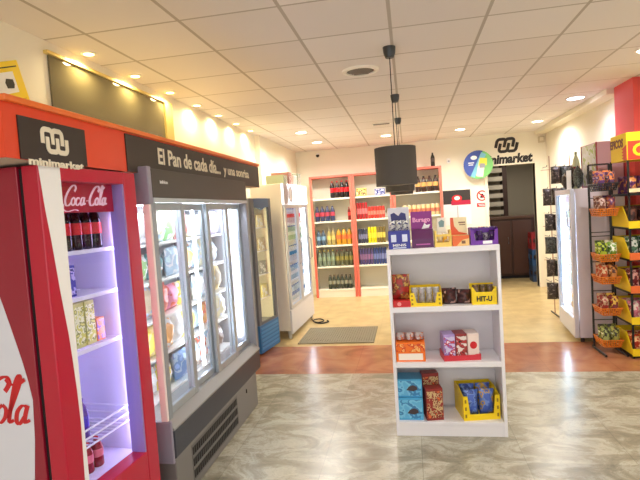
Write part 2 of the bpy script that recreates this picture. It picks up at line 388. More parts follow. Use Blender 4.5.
# ------------------------------------------------------------------ downlights
M_lampw = mat('warm_lamp', (255, 226, 150), 0.5, emit=(255, 214, 130), estr=9)
M_lampn = mat('neutral_lamp', (255, 246, 225), 0.5, emit=(255, 238, 205), estr=10)
M_lampc = mat('cool_lamp', (240, 240, 255), 0.5, emit=(228, 230, 255), estr=12)
M_rim = mat('white_lamp_rim', (244, 240, 230), 0.4)
def downlight(x, y, r, mlamp, label, group=None, power=20, col=(1, 0.8, 0.5), angle=130):
    t = thing('downlight', label, 'ceiling light', (x, y, ZC), 0, group)
    MB().lathe([(r+0.018, 0), (r+0.018, -0.006), (r, -0.01), (r, 0)], n=20).build('rim', M_rim, t, smooth=True)
    MB().lathe([(r, -0.003), (r*0.98, -0.009), (r*0.5, -0.012)], n=20).build('lamp', mlamp, t, smooth=True)
    l = bpy.data.lights.new('downlight_beam', 'SPOT'); l.energy = power; l.color = col; l.spot_size = math.radians(angle); l.spot_blend = 0.7; l.shadow_soft_size = r
    o = bpy.data.objects.new('downlight_beam', l); COL.objects.link(o); o.location = (x, y, ZC - 0.03)
    return t
ordn = ['nearest', 'second', 'third', 'fourth', 'fifth', 'sixth', 'farthest']
for k in range(7):
    downlight(-2.03, 3.08 + 0.578*k, 0.034, M_lampw, f'warm yellow downlight in the row along the left wall, {ordn[k]} of seven', 'downlights along the left wall', 11, (1, 0.80, 0.42), 172)
BL = [(-1.45, 7.1, 'round downlight above the white cooler, nearer of two'), (-1.43, 8.25, 'round downlight above the drinks shelves at the far left'),
      (-0.29, 8.2, 'round downlight beside the hanging black drum lamp'), (0.87, 8.26, 'round downlight in front of the wall with the round blue green sign'), (2.0, 8.15, 'round downlight in front of the doorway')]
for (x, y, lb) in BL: downlight(x, y, 0.075, M_lampn, lb, 'ceiling lights at the back', 62, (1, 0.97, 0.92), 168)
downlight(2.03, 6.5, 0.09, M_lampc, 'bluish white downlight in front of the coral column', None, 26, (0.86, 0.84, 1.0), 150)
for k, (x, y, lb) in enumerate(((2.0, 4.6, 'added unseen downlight over the yellow bin stand'), (2.0, 2.6, 'added unseen downlight high at the right before the bin stand'), (0.3, 1.95, 'added unseen downlight in the ceiling just in front of the viewer'))):
    downlight(x, y, 0.075, M_lampn, lb, 'added fill lights near the shop front', 44, (1, 0.97, 0.94), 168)  # out-of-view fill lamps, added to brighten the front of the shop
t = downlight(2.35, 11.0, 0.07, M_lampn, 'added unseen downlight in the room beyond the doorway', None, 34, (1, 0.9, 0.75), 168)  # unseen lamp added to lift the dark room behind the doorway
# ceiling vents
t = thing('air_vent', 'round slotted ceiling vent left of the hanging black lamp', 'vent', (-0.33, 4.25, ZC))
MB().lathe([(0.155, 0), (0.15, -0.012), (0.12, -0.016), (0.118, -0.004)], n=28, caps=False).build('ring', M_rim, t, smooth=True)
v = MB()
for k in range(7): v.box(-0.11 + 0.016*abs(k-3), 0.11 - 0.016*abs(k-3), -0.1+k*0.03, -0.083+k*0.03, -0.012, 0)
v.build('slats', mat('vent_slats', (130, 122, 110), 0.5), t)
MB().lathe([(0.118, -0.001), (0.117, -0.003)], n=28).build('recess', M_black, t)
t = thing('air_vent', 'small slotted ceiling vent in front of the drinks shelves', 'vent', (-0.3, 7.0, ZC))
MB().box(-0.13, 0.13, -0.06, 0.06, -0.012, 0).build('frame', M_rim, t); MB().box(-0.11, 0.11, -0.04, 0.04, -0.014, -0.01).build('slats', M_dkgrey, t)

# pendant lamps
M_shade = mat('dark_fabric_shade', (78, 72, 66), 0.8)
for k, (y, lb) in enumerate(((3.73, 'black drum pendant lamp hanging nearest, above the white shelf'), (5.32, 'black drum pendant lamp hanging just behind the nearest one'), (6.73, 'farthest black drum pendant lamp hanging behind two others'))):
    t = thing('pendant_lamp', lb, 'lamp', (-0.073, y, 1.753), 0, 'black drum pendant lamps in a row')
    h = 0.275; r = 0.15
    MB().lathe([(r, 0), (r, h), (r-0.004, h), (r-0.004, 0.0), (r, 0)], n=36, caps=False).build('lamp_shade', M_shade, t, smooth=True)
    MB().lathe([(r-0.004, 0.003), (r-0.006, 0.007)], n=36).build('diffuser', mat('shade_diffuser', (120, 112, 100), 0.7), t)
    MB().lathe([(r-0.004, h-0.012), (r-0.004, h-0.006)], n=36).build('shade_top', M_shade, t)
    c = MB().tube([(0, 0, h-0.01), (0, 0, 0.94)], 0.0035).build('cord', M_black, t)
    MB().lathe([(0.03, 0.92), (0.042, 0.95), (0.046, 0.99), (0.046, ZC-1.753)], n=20).build('canopy', mat('lamp_canopy', (70, 74, 78), 0.35, 0.4), t, smooth=True)

# ================================================================== COLA FRIDGE (left front)
PS = math.radians(4.6)
CF = thing('drinks_fridge', 'tall red cola fridge with glass door and white wave, at left front', 'fridge', (-1.43, 1.766, 0), -PS)
W, D, H = 0.63, 0.66, 1.86
M_redshade = mat('shaded_red_steel', (152, 4, 44), 0.32, coat=0.3)  # cabinet red painted darker to carry the shade on its side
M_lav = mat('lavender_fridge_liner', (226, 224, 246), 0.45)
g = MB(); g.box(-D, -0.105, 0, 0.035, 0.06, H); g.box(-D, -0.105, W-0.035, W, 0.06, H); g.box(-D, -D+0.04, 0.035, W-0.035, 0.06, H)
g.box(-D+0.04, -0.105, 0.035, W-0.035, H-0.05, H); g.box(-D+0.04, -0.105, 0.035, W-0.035, 0.06, 0.40); g.build('cabinet', M_redshade, CF, bevel=0.004)
g = MB(); g.box(-D+0.04, -D+0.05, 0.035, W-0.035, 0.40, H-0.05); g.box(-D+0.05, -0.11, 0.035, 0.042, 0.40, H-0.05); g.box(-D+0.05, -0.11, W-0.042, W-0.035, 0.40, H-0.05); g.box(-D+0.05, -0.11, 0.042, W-0.042, 0.40, 0.41); g.box(-D+0.05, -0.11, 0.042, W-0.042, H-0.06, H-0.05)
g.build('liner', M_lav, CF)
g = MB(); a, b = -0.105, -0.083; g.box(a, b, 0.012, 0.05, 0.1, H-0.01); g.box(a, b, W-0.05, W-0.012, 0.1, H-0.01); g.box(a, b, 0.05, W-0.05, 0.1, 0.41); g.box(a, b, 0.05, W-0.05, H-0.05, H-0.01); g.build('gasket', M_black, CF)
GY0, GY1, GZ0, GZ1 = 0.115, 0.535, 0.43, 1.80
g = MB(); g.box(-0.083, 0, 0, GY0, 0.08, H); g.box(-0.083, 0, GY1, W, 0.08, H); g.box(-0.083, 0, GY0, GY1, GZ1, H); g.box(-0.083, 0, GY0, GY1, 0.08, GZ0)
dr = g.build('door', M_red, CF, bevel=0.006)
MB().box(-0.05, -0.042, GY0, GY1, GZ0, GZ1).build('pane', M_glass, dr)
wave = [(0.002, 1.855), (0.017, 1.683), (0.033, 1.557), (0.054, 1.349), (0.078, 1.155), (0.086, 1.047), (0.094, 0.914), (0.098, 0.773), (0.09, 0.526), (0.075, 0.3), (0.05, 0.1), (0.1145, 0.1), (0.1145, 1.855)]
MB().prism(wave, 'x', 0.0005, 0.002).build('wave_decal', M_whiteprint, dr)
g = MB(); g.box(-0.083, -0.005, GY0, GY0+0.006, GZ0, GZ1); g.box(-0.083, -0.005, GY1-0.012, GY1, GZ0, GZ1); g.build('inner_frame', mat('violet_frame_plastic', (150, 130, 190), 0.3), dr)
MB().box(-0.06, -0.02, 0.02, W-0.02, 0.03, 0.08).build('kick_plate', M_black, CF)
for (a, b) in ((-0.6, 0.06), (-0.6, W-0.06), (-0.14, 0.06), (-0.14, W-0.06)): MB().lathe([(0.02, 0), (0.02, 0.06)], (a, b, 0), 10).build('foot', M_black, CF)
# side decal: white sweep with the red script
sweep = [(-0.655, 0.12), (-0.655, 1.62), (-0.5, 1.58), (-0.36, 1.46), (-0.25, 1.335), (-0.214, 1.218), (-0.171, 1.071), (-0.151, 0.988), (-0.136, 0.904), (-0.146, 0.734), (-0.167, 0.561), (-0.2, 0.3), (-0.24, 0.12)]
sd = MB().prism(sweep, 'y', -0.0015, -0.0003).build('side_decal', mat('pearl_decal', (226, 228, 240), 0.3), CF)
ribbons(coca_cola(False), 'lettering', M_redprint, sd, (-0.432, -0.0018, 0.80), X1, Z1, 0.078, 0.001, script_width, 0.28)
# inner light box sign
lb = MB().box(-0.080, -0.062, GY0+0.008, GY1-0.014, 1.668, 1.80).build('header_sign', mat('sign_red_lit', (160, 12, 48), 0.3, emit=(200, 10, 40), estr=0.08), CF)
ribbons(coca_cola(True), 'lettering', mat('sign_white_lit', (236, 196, 212), 0.4, emit=(255, 220, 235), estr=0.12), lb, (-0.0615, 0.19, 1.70), Y1, Z1, 0.0355, 0.001, script_width, 0.25)
M_led = mat('cool_led', (235, 230, 255), 0.4, emit=(214, 204, 255), estr=14)
g = MB().box(-0.115, -0.10, W-0.056, W-0.046, 0.44, 1.66); g.build('light_strip', M_led, CF)
g = MB().box(-0.115, -0.10, 0.046, 0.056, 0.44, 1.66); g.build('light_strip', M_led, CF)
M_shelfw = mat('white_wire_coat', (238, 238, 250), 0.4)
for z in (1.492, 1.275, 1.025):
    g = MB(); g.box(-0.14, -0.128, 0.045, W-0.045, z-0.018, z)
    for k in range(17): g.box(-0.6, -0.14, 0.05+k*0.0325, 0.056+k*0.0325, z-0.008, z)
    g.box(-0.6, -0.59, 0.045, W-0.045, z-0.012, z); g.box(-0.36, -0.35, 0.045, W-0.045, z-0.012, z)
    g.build('shelf', M_shelfw, CF)
g = MB()
for z in (0.57, 0.61, 0.65): g.tube([(-0.13, 0.05, z), (-0.13, W-0.05, z)], 0.005, 6); g.tube([(-0.58, W-0.05, z), (-0.13, W-0.05, z)], 0.005, 6); g.tube([(-0.58, 0.05, z), (-0.13, 0.05, z)], 0.005, 6)
for k in range(16): g.tube([(-0.58, 0.05+k*0.035, 0.57), (-0.13, 0.05+k*0.035, 0.57)], 0.004, 6)
g.build('basket', M_shelfw, CF)
def cf(x, y, z): return (-1.43 + x*math.cos(PS) + y*math.sin(PS), 1.766 - x*math.sin(PS) + y*math.cos(PS), z)

# bottles ----------------------------------------------------------
def bottle_proto(name, label, cat, h, r, mbody, mlabel, mcap, loc, group, rz=0, can=False):
    t = thing(name, label, cat, loc, rz, group)
    if can:
        MB().lathe([(r*0.8, 0), (r, h*0.05), (r, h*0.9), (r*0.84, h*0.97)], n=14).build('body', mbody, t, smooth=True)
        MB().lathe([(r*0.86, h*0.972), (r*0.86, h), (r*0.78, h*0.99)], n=14).build('lid', M_steel, t, smooth=True)
        MB().lathe([(r*1.01, h*0.3), (r*1.01, h*0.62)], n=14, caps=False).build('band', mlabel, t, smooth=True)
    else:
        MB().lathe([(r*0.85, 0), (r, h*0.04), (r, h*0.3), (r*0.94, h*0.4), (r, h*0.5), (r, h*0.64), (r*0.75, h*0.78), (r*0.36, h*0.9), (r*0.32, h*0.93)], n=14).build('body', mbody, t, smooth=True)
        MB().lathe([(r*1.015, h*0.34), (r*1.015, h*0.6)], n=14, caps=False).build('label', mlabel, t, smooth=True)
        MB().lathe([(r*0.4, h*0.93), (r*0.4, h), (r*0.36, h*1.0)], n=12).build('cap', mcap, t, smooth=True)
    return t
M_cola = mat('cola_brown', (38, 14, 16), 0.15); M_colalab = mat('cola_label', (214, 20, 34), 0.4); M_redcap = mat('red_cap', (200, 20, 30), 0.4)
def row(proto, pts, label, group, rz=None):
    for i, p in enumerate(pts):
        if i == 0: proto.location = p
        else: dup(proto, p, rz, label, group)
gl = 'dark cola bottle with red label on the top shelf of the red fridge'; gg = 'cola bottles in the red fridge'
p = bottle_proto('cola_bottle', gl, 'bottle', 0.215, 0.033, M_cola, M_colalab, M_redcap, (0,0,0), gg)
row(p, [cf(-0.18-0.078*j, 0.165+0.07*i, 1.492) for j in range(3) for i in range(6)], gl, gg)
gl = 'small red soda bottle under the wire basket of the red fridge'; gg = 'red soda bottles at the bottom of the red fridge'
p = bottle_proto('soda_bottle', gl, 'bottle', 0.15, 0.03, mat('red_soda', (150, 16, 44), 0.12), mat('pink_label', (230, 120, 140), 0.4), M_redcap, (0,0,0), gg)
row(p, [cf(-0.2-0.075*j, 0.2+0.07*i, 0.41) for j in range(2) for i in range(4)], gl, gg)
def carton(name, label, cat, loc, w, d, h, mbody, mprint=None, rz=0, group=None, face='-y', top=None, inset=0.08):
    """straight carton: body plus printed front panel; base centred on loc"""
    t = thing(name, label, cat, loc, rz, group)
    MB().box(-w/2, w/2, -d/2, d/2, 0, h).build('body', mbody, t, bevel=0.003)
    if mprint: MB().box(-w/2*(1-inset), w/2*(1-inset), -d/2-0.0012, -d/2+0.001, h*inset, h*(1-inset)).build('front_print', mprint, t)
    if top: MB().box(-w/2, w/2, -d/2, d/2, h, h+0.012).build('top_flap', top, t)
    return t
RZF = PI/2 - PS
M_lime = print_mat('lime_juice_print', [(214, 214, 90), (240, 240, 190), (150, 160, 70), (232, 226, 120)], 30)
for i in range(3):
    carton('juice_carton', ['yellow green juice carton nearest the door stile in the red fridge', 'second yellow green juice carton from the left in the red fridge', 'third yellow green juice carton from the left in the red fridge'][i], 'carton', cf(-0.2, 0.27+0.073*i, 1.025), 0.066, 0.06, 0.215, mat('juice_body', (206, 206, 120), 0.4), M_lime, RZF)
carton('juice_carton', 'small orange and violet carton at the right of the yellow cartons in the fridge', 'carton', cf(-0.2, 0.487, 1.025), 0.06, 0.055, 0.115, mat('orange_carton', (240, 140, 70), 0.4), print_mat('orange_violet', [(240, 140, 80), (150, 120, 190), (250, 200, 170)], 30), RZF)
carton('yogurt_box', 'small dark blue box alone on the second shelf of the red fridge', 'carton', cf(-0.2, 0.30, 1.275), 0.085, 0.06, 0.15, mat('blue_box', (40, 40, 150), 0.4), print_mat('blue_box_print', [(50, 50, 160), (190, 180, 235), (40, 36, 120)], 26), RZF)
gl = 'violet bottle above the wire basket of the red fridge'
p = bottle_proto('violet_bottle', gl, 'bottle', 0.2, 0.032, mat('violet_drink', (96, 60, 150), 0.2), mat('violet_label', (70, 50, 180), 0.4), mat('violet_cap', (70, 40, 200), 0.4), cf(-0.2, 0.33, 0.577), 'violet bottles in the basket')
for i in (1,): dup(p, cf(-0.28, 0.31, 0.577), None, gl, 'violet bottles in the basket')

# ================================================================== LONG FREEZER
FX = -1.36; FY0, FY1 = 2.51, 4.13
FZ = thing('display_freezer', 'long grey display freezer with sliding glass doors along the left wall', 'freezer', (0, 0, 0))
M_gunmetal = mat('gunmetal_panel', (128, 124, 122), 0.4, 0.2)
g = MB(); g.box(-2.08, FX+0.012, FY0, FY1-0.13, 0.0, 0.28); g.build('base_cabinet', M_gunmetal, FZ, bevel=0.006)
g = MB()
for (y0, y1) in ((2.72, 3.5),):
    for z in (0.06, 0.13, 0.20):
        for k in range(26): g.box(FX+0.012, FX+0.018, y0 + k*0.03, y0 + k*0.03 + 0.022, z, z+0.045)
    g.box(FX+0.0125, FX+0.014, y0-0.01, y1+0.01, 0.045, 0.26, 1)
g.build('grille', [mat('grille_slot', (40, 38, 38), 0.5), mat('grille_plate', (104, 100, 98), 0.4)], FZ)
MB().box(FX+0.012, FX+0.018, 3.72, 3.73, 0.2, 0.23).build('lock', M_black, FZ)
MB().box(-2.08, FX+0.016, FY0, FY1, 0.28, 0.44).build('bumper_band', mat('navy_bumper', (44, 46, 60), 0.35), FZ, bevel=0.008)
MB().prism([(-2.08, 0.44), (FX+0.02, 0.44), (FX+0.02, 0.452), (FX-0.035, 0.5), (-2.08, 0.5)], 'y', FY0, FY1).build('sill', mat('sill_grey', (150, 150, 150), 0.4, 0.2), FZ, bevel=0.004)
MB().box(-2.08, -2.05, FY0, FY1, 0.5, 1.87).build('back_panel', M_white, FZ)
g = MB(); g.box(-2.05, FX-0.03, FY0, FY1, 1.735, 1.87, 1); g.box(FX-0.03, FX, FY0+0.02, FY1, 1.735, 1.895, 0)
g.build('header', [M_dkgrey, M_enamel], FZ, bevel=0.004)
MB().box(FX-0.06, FX+0.004, FY0+0.02, FY1, 1.712, 1.735).build('header_lip', M_alu, FZ)
hd = MB().box(FX, FX+0.002, 2.60, 2.70, 1.815, 1.835).build('badge', M_dkgrey, FZ)
text_mesh('infrico', 0.09, 0.02, M_whiteprint, 'lettering', hd, (FX+0.002, 2.66, 1.825), Y1, Z1)
# near end wall: grey cap, grey lower body, glass with pale post
MB().box(-2.05, FX, FY0-0.02, FY0+0.02, 1.70, 1.905).build('end_cap', mat('lilac_grey_panel', (146, 140, 156), 0.45), FZ, bevel=0.006); MB().box(-2.05, FX+0.012, FY0-0.02, FY0, 0.26, 0.50).build('end_skirt', MATS['lilac_grey_panel'], FZ, bevel=0.006)
MB().box(FX-0.045, FX-0.004, FY0-0.02, FY0, 0.5, 1.70).build('end_post', mat('pale_gloss_post', (236, 222, 220), 0.12), FZ, bevel=0.004); MB().box(FX-0.04, FX-0.002, FY0, FY0+0.045, 0.5, 1.712).build('front_post', mat('grey_aluminium', (150, 156, 164), 0.35, 0.3), FZ, bevel=0.004)
MB().box(-2.05, FX-0.045, FY0-0.008, FY0, 0.5, 1.70).build('end_pane', M_glass, FZ)
g = MB(); g.box(-2.05, FX, FY1-0.02, FY1+0.02, 0.28, 1.735); g.build('end_panel', M_grey, FZ, bevel=0.006)
M_tube = mat('freezer_tube', (250, 252, 255), 0.4, emit=(240, 248, 255), estr=15)
for y in (2.56, 3.32, 4.09): MB().tube([(-1.5, y, 0.56), (-1.5, y, 1.69)], 0.012, 8).build('light_tube', M_tube, FZ)
MB().box(-1.56, -1.52, FY0+0.06, FY1-0.06, 1.70, 1.72).build('light_tube', M_tube, FZ)
FSH = (0.515, 0.77, 1.0, 1.235, 1.47)
for z in FSH: MB().box(-2.05, -1.56, FY0+0.01, FY1-0.03, z-0.014, z).build('shelf', M_enamel, FZ)
for k in range(4):
    y0 = 2.55 + 0.385*k; y1 = y0 + 0.42; x = -1.392 if k % 2 == 0 else -1.424
    st = 0.05; g = MB(); g.box(x-0.024, x, y0, y0+st, 0.5, 1.71); g.box(x-0.024, x, y1-st, y1, 0.5, 1.71); g.box(x-0.024, x, y0+st, y1-st, 0.5, 0.545); g.box(x-0.024, x, y0+st, y1-st, 1.665, 1.71)
    d = g.build('door', mat('door_aluminium', (168, 176, 184), 0.3, 0.35), FZ, bevel=0.004)
    MB().box(x-0.014, x-0.009, y0+st, y1-st, 0.545, 1.665).build('pane', M_glass, d)
    MB().box(x, x+0.005, y1-0.034, y1-0.016, 0.95, 1.25).build('handle', M_grey, d)
# frozen food bags, two per shelf and door
PAL = {'white': (240, 242, 246), 'pink': (236, 120, 170), 'green': (120, 190, 90), 'brown': (120, 84, 74), 'pale blue': (176, 208, 236), 'yellow': (250, 216, 50), 'red': (222, 60, 50), 'orange': (246, 150, 60), 'cream': (244, 234, 190), 'teal': (60, 130, 140), 'dark red': (120, 40, 40), 'grey': (160, 160, 160), 'gold': (236, 190, 60), 'tan': (200, 176, 140), 'lilac': (206, 190, 230), 'blue': (80, 130, 210)}
PLAN = [  # door by door, shelves from the top
    [('white', 'grey'), ('pink', 'green'), ('brown', 'tan'), ('pale blue', 'yellow'), ('red', 'white')],
    [('cream', 'green'), ('teal', 'pale blue'), ('red', 'pink'), ('orange', 'white'), ('yellow', 'blue')],
    [('dark red', 'cream'), ('orange', 'pale blue'), ('yellow', 'white'), ('gold', 'pale blue'), ('tan', 'white')],
    [('white', 'lilac'), ('cream', 'white2'), ('pale blue', 'tan'), ('orange', 'cream'), ('white', 'brown')]]
dn = ['nearest', 'second', 'third', 'farthest']; sn = ['top', 'second', 'middle', 'fourth', 'bottom']
bagmesh = {}
for d in range(4):
    for s in range(5):
        for q in range(2):
            c = PLAN[d][s][q]; cn = 'white' if c == 'white2' else c
            c1 = tuple(int(0.68*v + 0.32*250) for v in PAL[cn]); z = FSH[4-s]; y = 2.62 + 0.38*d + 0.185*q
            seed = d*10+s*2+q
            c2 = random.choice([(245, 245, 250), (236, 238, 245), (250, 230, 170), (235, 120, 100), (190, 215, 240)])
            m = print_mat(f'frozen_{cn}_{seed}', [c1, c2, c1, (min(255, c1[0]+30), min(255, c1[1]+30), min(255, c1[2]+30))], 9 + seed % 5)
            hh = 0.17 + 0.02*((seed*7) % 3)
            o = MB().bag(0.175, hh, 0.11, seed).build('frozen_food_bag', m, None, (-1.66 + 0.02*((seed*5) % 3), y, z), PI/2, smooth=True)
            tag(o, f'{cn} frozen food bag on the {sn[s]} shelf behind the {dn[d]} freezer door', 'bag', 'frozen food bags in the long freezer')

# ================================================================== LONG SIGN OVER THE FREEZER
SX = -1.42
M_orangered = mat('orange_red_laminate', (232, 72, 34), 0.38)
SG = thing('fascia_sign', 'long orange red fascia sign with two black panels above the freezers', 'sign', (0, 0, 0))
g = MB(); g.box(XL, SX-0.012, 1.612, 4.708, 1.872, 2.07, 1); g.box(SX-0.012, SX, 1.60, 4.72, 1.872, 2.075); g.box(XL, SX-0.012, 1.60, 1.612, 1.872, 2.075); g.box(XL, SX-0.012, 4.708, 4.72, 1.872, 2.075); g.build('board', [M_orangered, mat('neutral_bounce_top', (206, 196, 176), 0.8)], SG)  # unseen top coloured neutral to keep orange bounce off the ceiling
MB().box(SX-0.02, SX+0.02, 1.60, 4.73, 2.075, 2.10).build('top_trim', mat('orange_trim', (244, 120, 50), 0.3), SG, bevel=0.005)
M_blackpanel = mat('black_sign_panel', (52, 42, 38), 0.45)
bp1 = MB().box(SX, SX+0.006, 1.668, 2.062, 1.872, 2.035).build('black_panel', M_blackpanel, SG)
bp2 = MB().box(SX, SX+0.006, 2.395, 4.72, 1.872, 2.068).build('black_panel', M_blackpanel, SG)
ribbons(market_logo(), 'emblem', M_cream, bp1, (SX+0.0065, 1.788, 1.905), Y1, Z1, 0.071, 0.002)
text_mesh('minimarket', 0.33, 0.032, M_cream, 'lettering', bp1, (SX+0.0065, 1.867, 1.868), Y1, Z1, 0.04)
text_mesh('El Pan de cada d\u00eda...', 0.98, 0.096, M_cream, 'lettering', bp2, (SX+0.0065, 3.215, 1.984), Y1, Z1, 0.022); text_mesh('y una sonrisa', 0.63, 0.092, M_cream, 'lettering', bp2, (SX+0.0065, 4.09, 1.966), Y1, Z1, 0.022)
# yellow camera notice on the left wall
t = thing('warning_notice', 'yellow video surveillance notice tilted on the upper left wall', 'sign', (XL, 2.46, 2.42)); t.rotation_euler = (math.radians(20), 0, 0)
MB().box(0, 0.008, -0.14, 0.109, -0.134, 0.108).build('board', M_yellow, t)
pn = MB().box(0.008, 0.009, -0.10, 0.048, -0.058, 0.053).build('white_field', M_whiteprint, t)
MB().prism([(-0.03, -0.03), (0.018, -0.035), (0.03, -0.015), (0.028, 0.012), (-0.02, 0.02), (-0.035, 0.0)], 'x', 0.009, 0.0105).build('camera_symbol', M_ink, pn)
MB().box(0.008, 0.009, -0.09, 0.09, 0.074, 0.08).build('caption_bar', M_ink, t)
MB().box(0.008, 0.009, -0.09, 0.09, -0.10, -0.095).build('caption_line', mat('amber_line', (210, 170, 30), 0.5), t)

# ================================================================== BLUE COOLER + WHITE COOLER
M_blue = mat('blue_plastic', (40, 108, 170), 0.4); M_bluegrey = mat('blue_grey_steel', (150, 158, 170), 0.4)
BC = thing('ice_cream_cooler', 'slim blue cooler with slatted base between freezer and white cooler', 'cooler', (-1.735, 5.41, 0), -math.radians(9))
g = MB(); g.box(-0.38, -0.03, 0, 0.03, 0.03, 1.8); g.box(-0.38, -0.03, 0.49, 0.52, 0.03, 1.8); g.box(-0.38, -0.35, 0.03, 0.49, 0.03, 1.8); g.box(-0.35, -0.03, 0.03, 0.49, 1.76, 1.8); g.box(-0.35, -0.03, 0.03, 0.49, 0.03, 0.34); g.box(-0.35, -0.34, 0.03, 0.49, 0.34, 1.76, 1); g.box(-0.34, -0.03, 0.03, 0.036, 0.34, 1.76, 1); g.box(-0.34, -0.03, 0.484, 0.49, 0.34, 1.76, 1); g.build('cabinet', [M_bluegrey, mat('cream_liner', (244, 238, 214), 0.5)], BC, bevel=0.006)
g = MB(); g.box(-0.03, 0, 0, 0.52, 0.02, 0.34)
for k in range(6): g.box(0, 0.006, 0.02, 0.50, 0.06+k*0.045, 0.085+k*0.045, 1)
g.build('base_grille', [M_blue, mat('light_blue_slat', (70, 140, 196), 0.4)], BC)
g = MB(); g.box(-0.03, 0, 0, 0.07, 0.34, 1.8); g.box(-0.03, 0, 0.45, 0.52, 0.34, 1.8); g.box(-0.03, 0, 0.07, 0.45, 0.34, 0.37); d = g.build('door', mat('slate_frame', (96, 100, 112), 0.4), BC, bevel=0.004)
MB().prism([(0.07, 1.8), (0.07, 1.70), (0.17, 1.69), (0.26, 1.66), (0.35, 1.69), (0.45, 1.70), (0.45, 1.8)], 'x', -0.02, 0.001).build('header_crest', mat('navy_crest', (70, 100, 140), 0.4), BC)
MB().box(-0.02, -0.014, 0.07, 0.45, 0.36, 1.72).build('pane', M_glass, d)
for z in (0.62, 0.9, 1.18, 1.46): MB().box(-0.35, -0.06, 0.03, 0.49, z-0.01, z).build('shelf', M_white, BC)
MB().box(-0.05, -0.035, 0.037, 0.047, 0.4, 1.7).build('light_strip', mat('warm_led', (255, 240, 200), 0.4, emit=(255, 235, 185), estr=26), BC)
def bc(x, y, z): a = math.radians(9); return (-1.735 + x*math.cos(a) + y*math.sin(a), 5.41 - x*math.sin(a) + y*math.cos(a), z)
k = 0
for zi, z in enumerate((0.62, 0.9, 1.18, 1.46)):
    for yi, y in enumerate((0.15, 0.36)):
        nm = ['cream', 'pale yellow', 'white', 'grey', 'ivory', 'beige', 'silver', 'vanilla'][k]; cc = [(236, 226, 190), (240, 230, 150), (240, 240, 240), (160, 160, 150), (236, 230, 206), (214, 200, 160), (190, 194, 200), (246, 236, 180)][k]; k += 1
        carton('ice_cream_tub', f'{nm} ice cream box on the {["lowest","second","third","top"][zi]} shelf of the slim blue cooler', 'tub', bc(-0.16, y, z), 0.17, 0.16, 0.15 + 0.03*(k % 2), mat('tub_'+nm.replace(' ', '_'), cc, 0.4), print_mat('tubp_'+nm.replace(' ', '_'), [cc, (250, 250, 240), cc], 20), PI/2 - math.radians(9), 'ice cream boxes in the blue cooler')
WA = math.radians(2)
WC = thing('drinks_cooler', 'wide white upright drinks cooler with round logo header beside the back shelves', 'cooler', (-1.53, 6.13, 0), -WA)
def wc(x, y, z): return (-1.53 + x*math.cos(WA) + y*math.sin(WA), 6.13 - x*math.sin(WA) + y*math.cos(WA), z)
L = 1.25
g = MB(); g.box(-0.44, -0.03, 0, 0.04, 0.1, 1.985); g.box(-0.44, -0.03, L-0.04, L, 0.1, 1.985); g.box(-0.44, -0.40, 0.04, L-0.04, 0.1, 1.985); g.box(-0.40, -0.03, 0.04, L-0.04, 1.945, 1.985); g.box(-0.40, -0.03, 0.04, L-0.04, 0.1, 0.42); g.build('cabinet', mat('cream_white_enamel', (238, 232, 222), 0.4), WC, bevel=0.008)
g = MB(); g.box(-0.03, 0, 0, L, 0.06, 0.37); g.build('lower_panel', mat('cool_white_enamel', (226, 226, 232), 0.4), WC, bevel=0.01)
hd = MB().box(-0.03, 0.0, 0, L, 1.72, 1.985).build('header', mat('header_white_lit', (245, 246, 250), 0.4, emit=(245, 248, 255), estr=1.0), WC, bevel=0.006)
g = MB(); 
for r0, r1, mm in ((0.0, 0.10, 0),):
    P = [(0.33 + r1*math.cos(2*PI*i/24), 1.85 + r1*1.05*math.sin(2*PI*i/24)) for i in range(24)]
    g.prism(P, 'x', 0.0005, 0.002, mm)
lg = g.build('round_logo', mat('logo_grey', (176, 170, 186), 0.4), hd)
MB().prism([(0.33 + 0.065*math.cos(2*PI*i/24), 1.85 + 0.085*math.sin(2*PI*i/24)) for i in range(24)], 'x', 0.002, 0.003).build('logo_centre', M_whiteprint, lg)
MB().prism([(0.0, 1.72), (0.16, 1.72), (0.22, 1.80), (0.22, 1.90), (0.16, 1.984), (0.0, 1.984)], 'x', 0.0002, 0.0015).build('grey_flash', mat('flash_grey', (196, 190, 196), 0.4), hd)
for k in range(2):
    y0 = 0.02 + k*0.61; y1 = y0 + 0.6; st = 0.06; g = MB()
    g.box(-0.03, 0, y0, y0+st, 0.375, 1.715); g.box(-0.03, 0, y1-st, y1, 0.375, 1.715); g.box(-0.03, 0, y0+st, y1-st, 0.375, 0.42); g.box(-0.03, 0, y0+st, y1-st, 1.67, 1.715)
    d = g.build('door', mat('silver_frame', (200, 204, 212), 0.3, 0.3), WC, bevel=0.004)
    MB().box(-0.02, -0.014, y0+st, y1-st, 0.42, 1.67).build('pane', M_glass, d)
    MB().tube([(0, y1-0.03, 0.9), (0.03, y1-0.03, 0.93), (0.03, y1-0.03, 1.2), (0, y1-0.03, 1.23)], 0.008).build('handle', M_grey, d)
for z in (0.7, 0.97, 1.24, 1.48): MB().box(-0.40, -0.06, 0.04, L-0.04, z-0.012, z).build('shelf', M_white, WC)
for y in (0.055, L-0.055): MB().box(-0.06, -0.045, y-0.006, y+0.006, 0.45, 1.68).build('light_strip', M_tube, WC)
for (x, y) in ((-0.05, 0.03), (-0.4, 0.03), (-0.05, L-0.03), (-0.4, L-0.03)): MB().lathe([(0.018, 0), (0.024, 0.02), (0.03, 0.1)], (x, y, 0), 10).build('foot', mat('pale_foot', (190, 190, 190), 0.4), WC)
k = 0
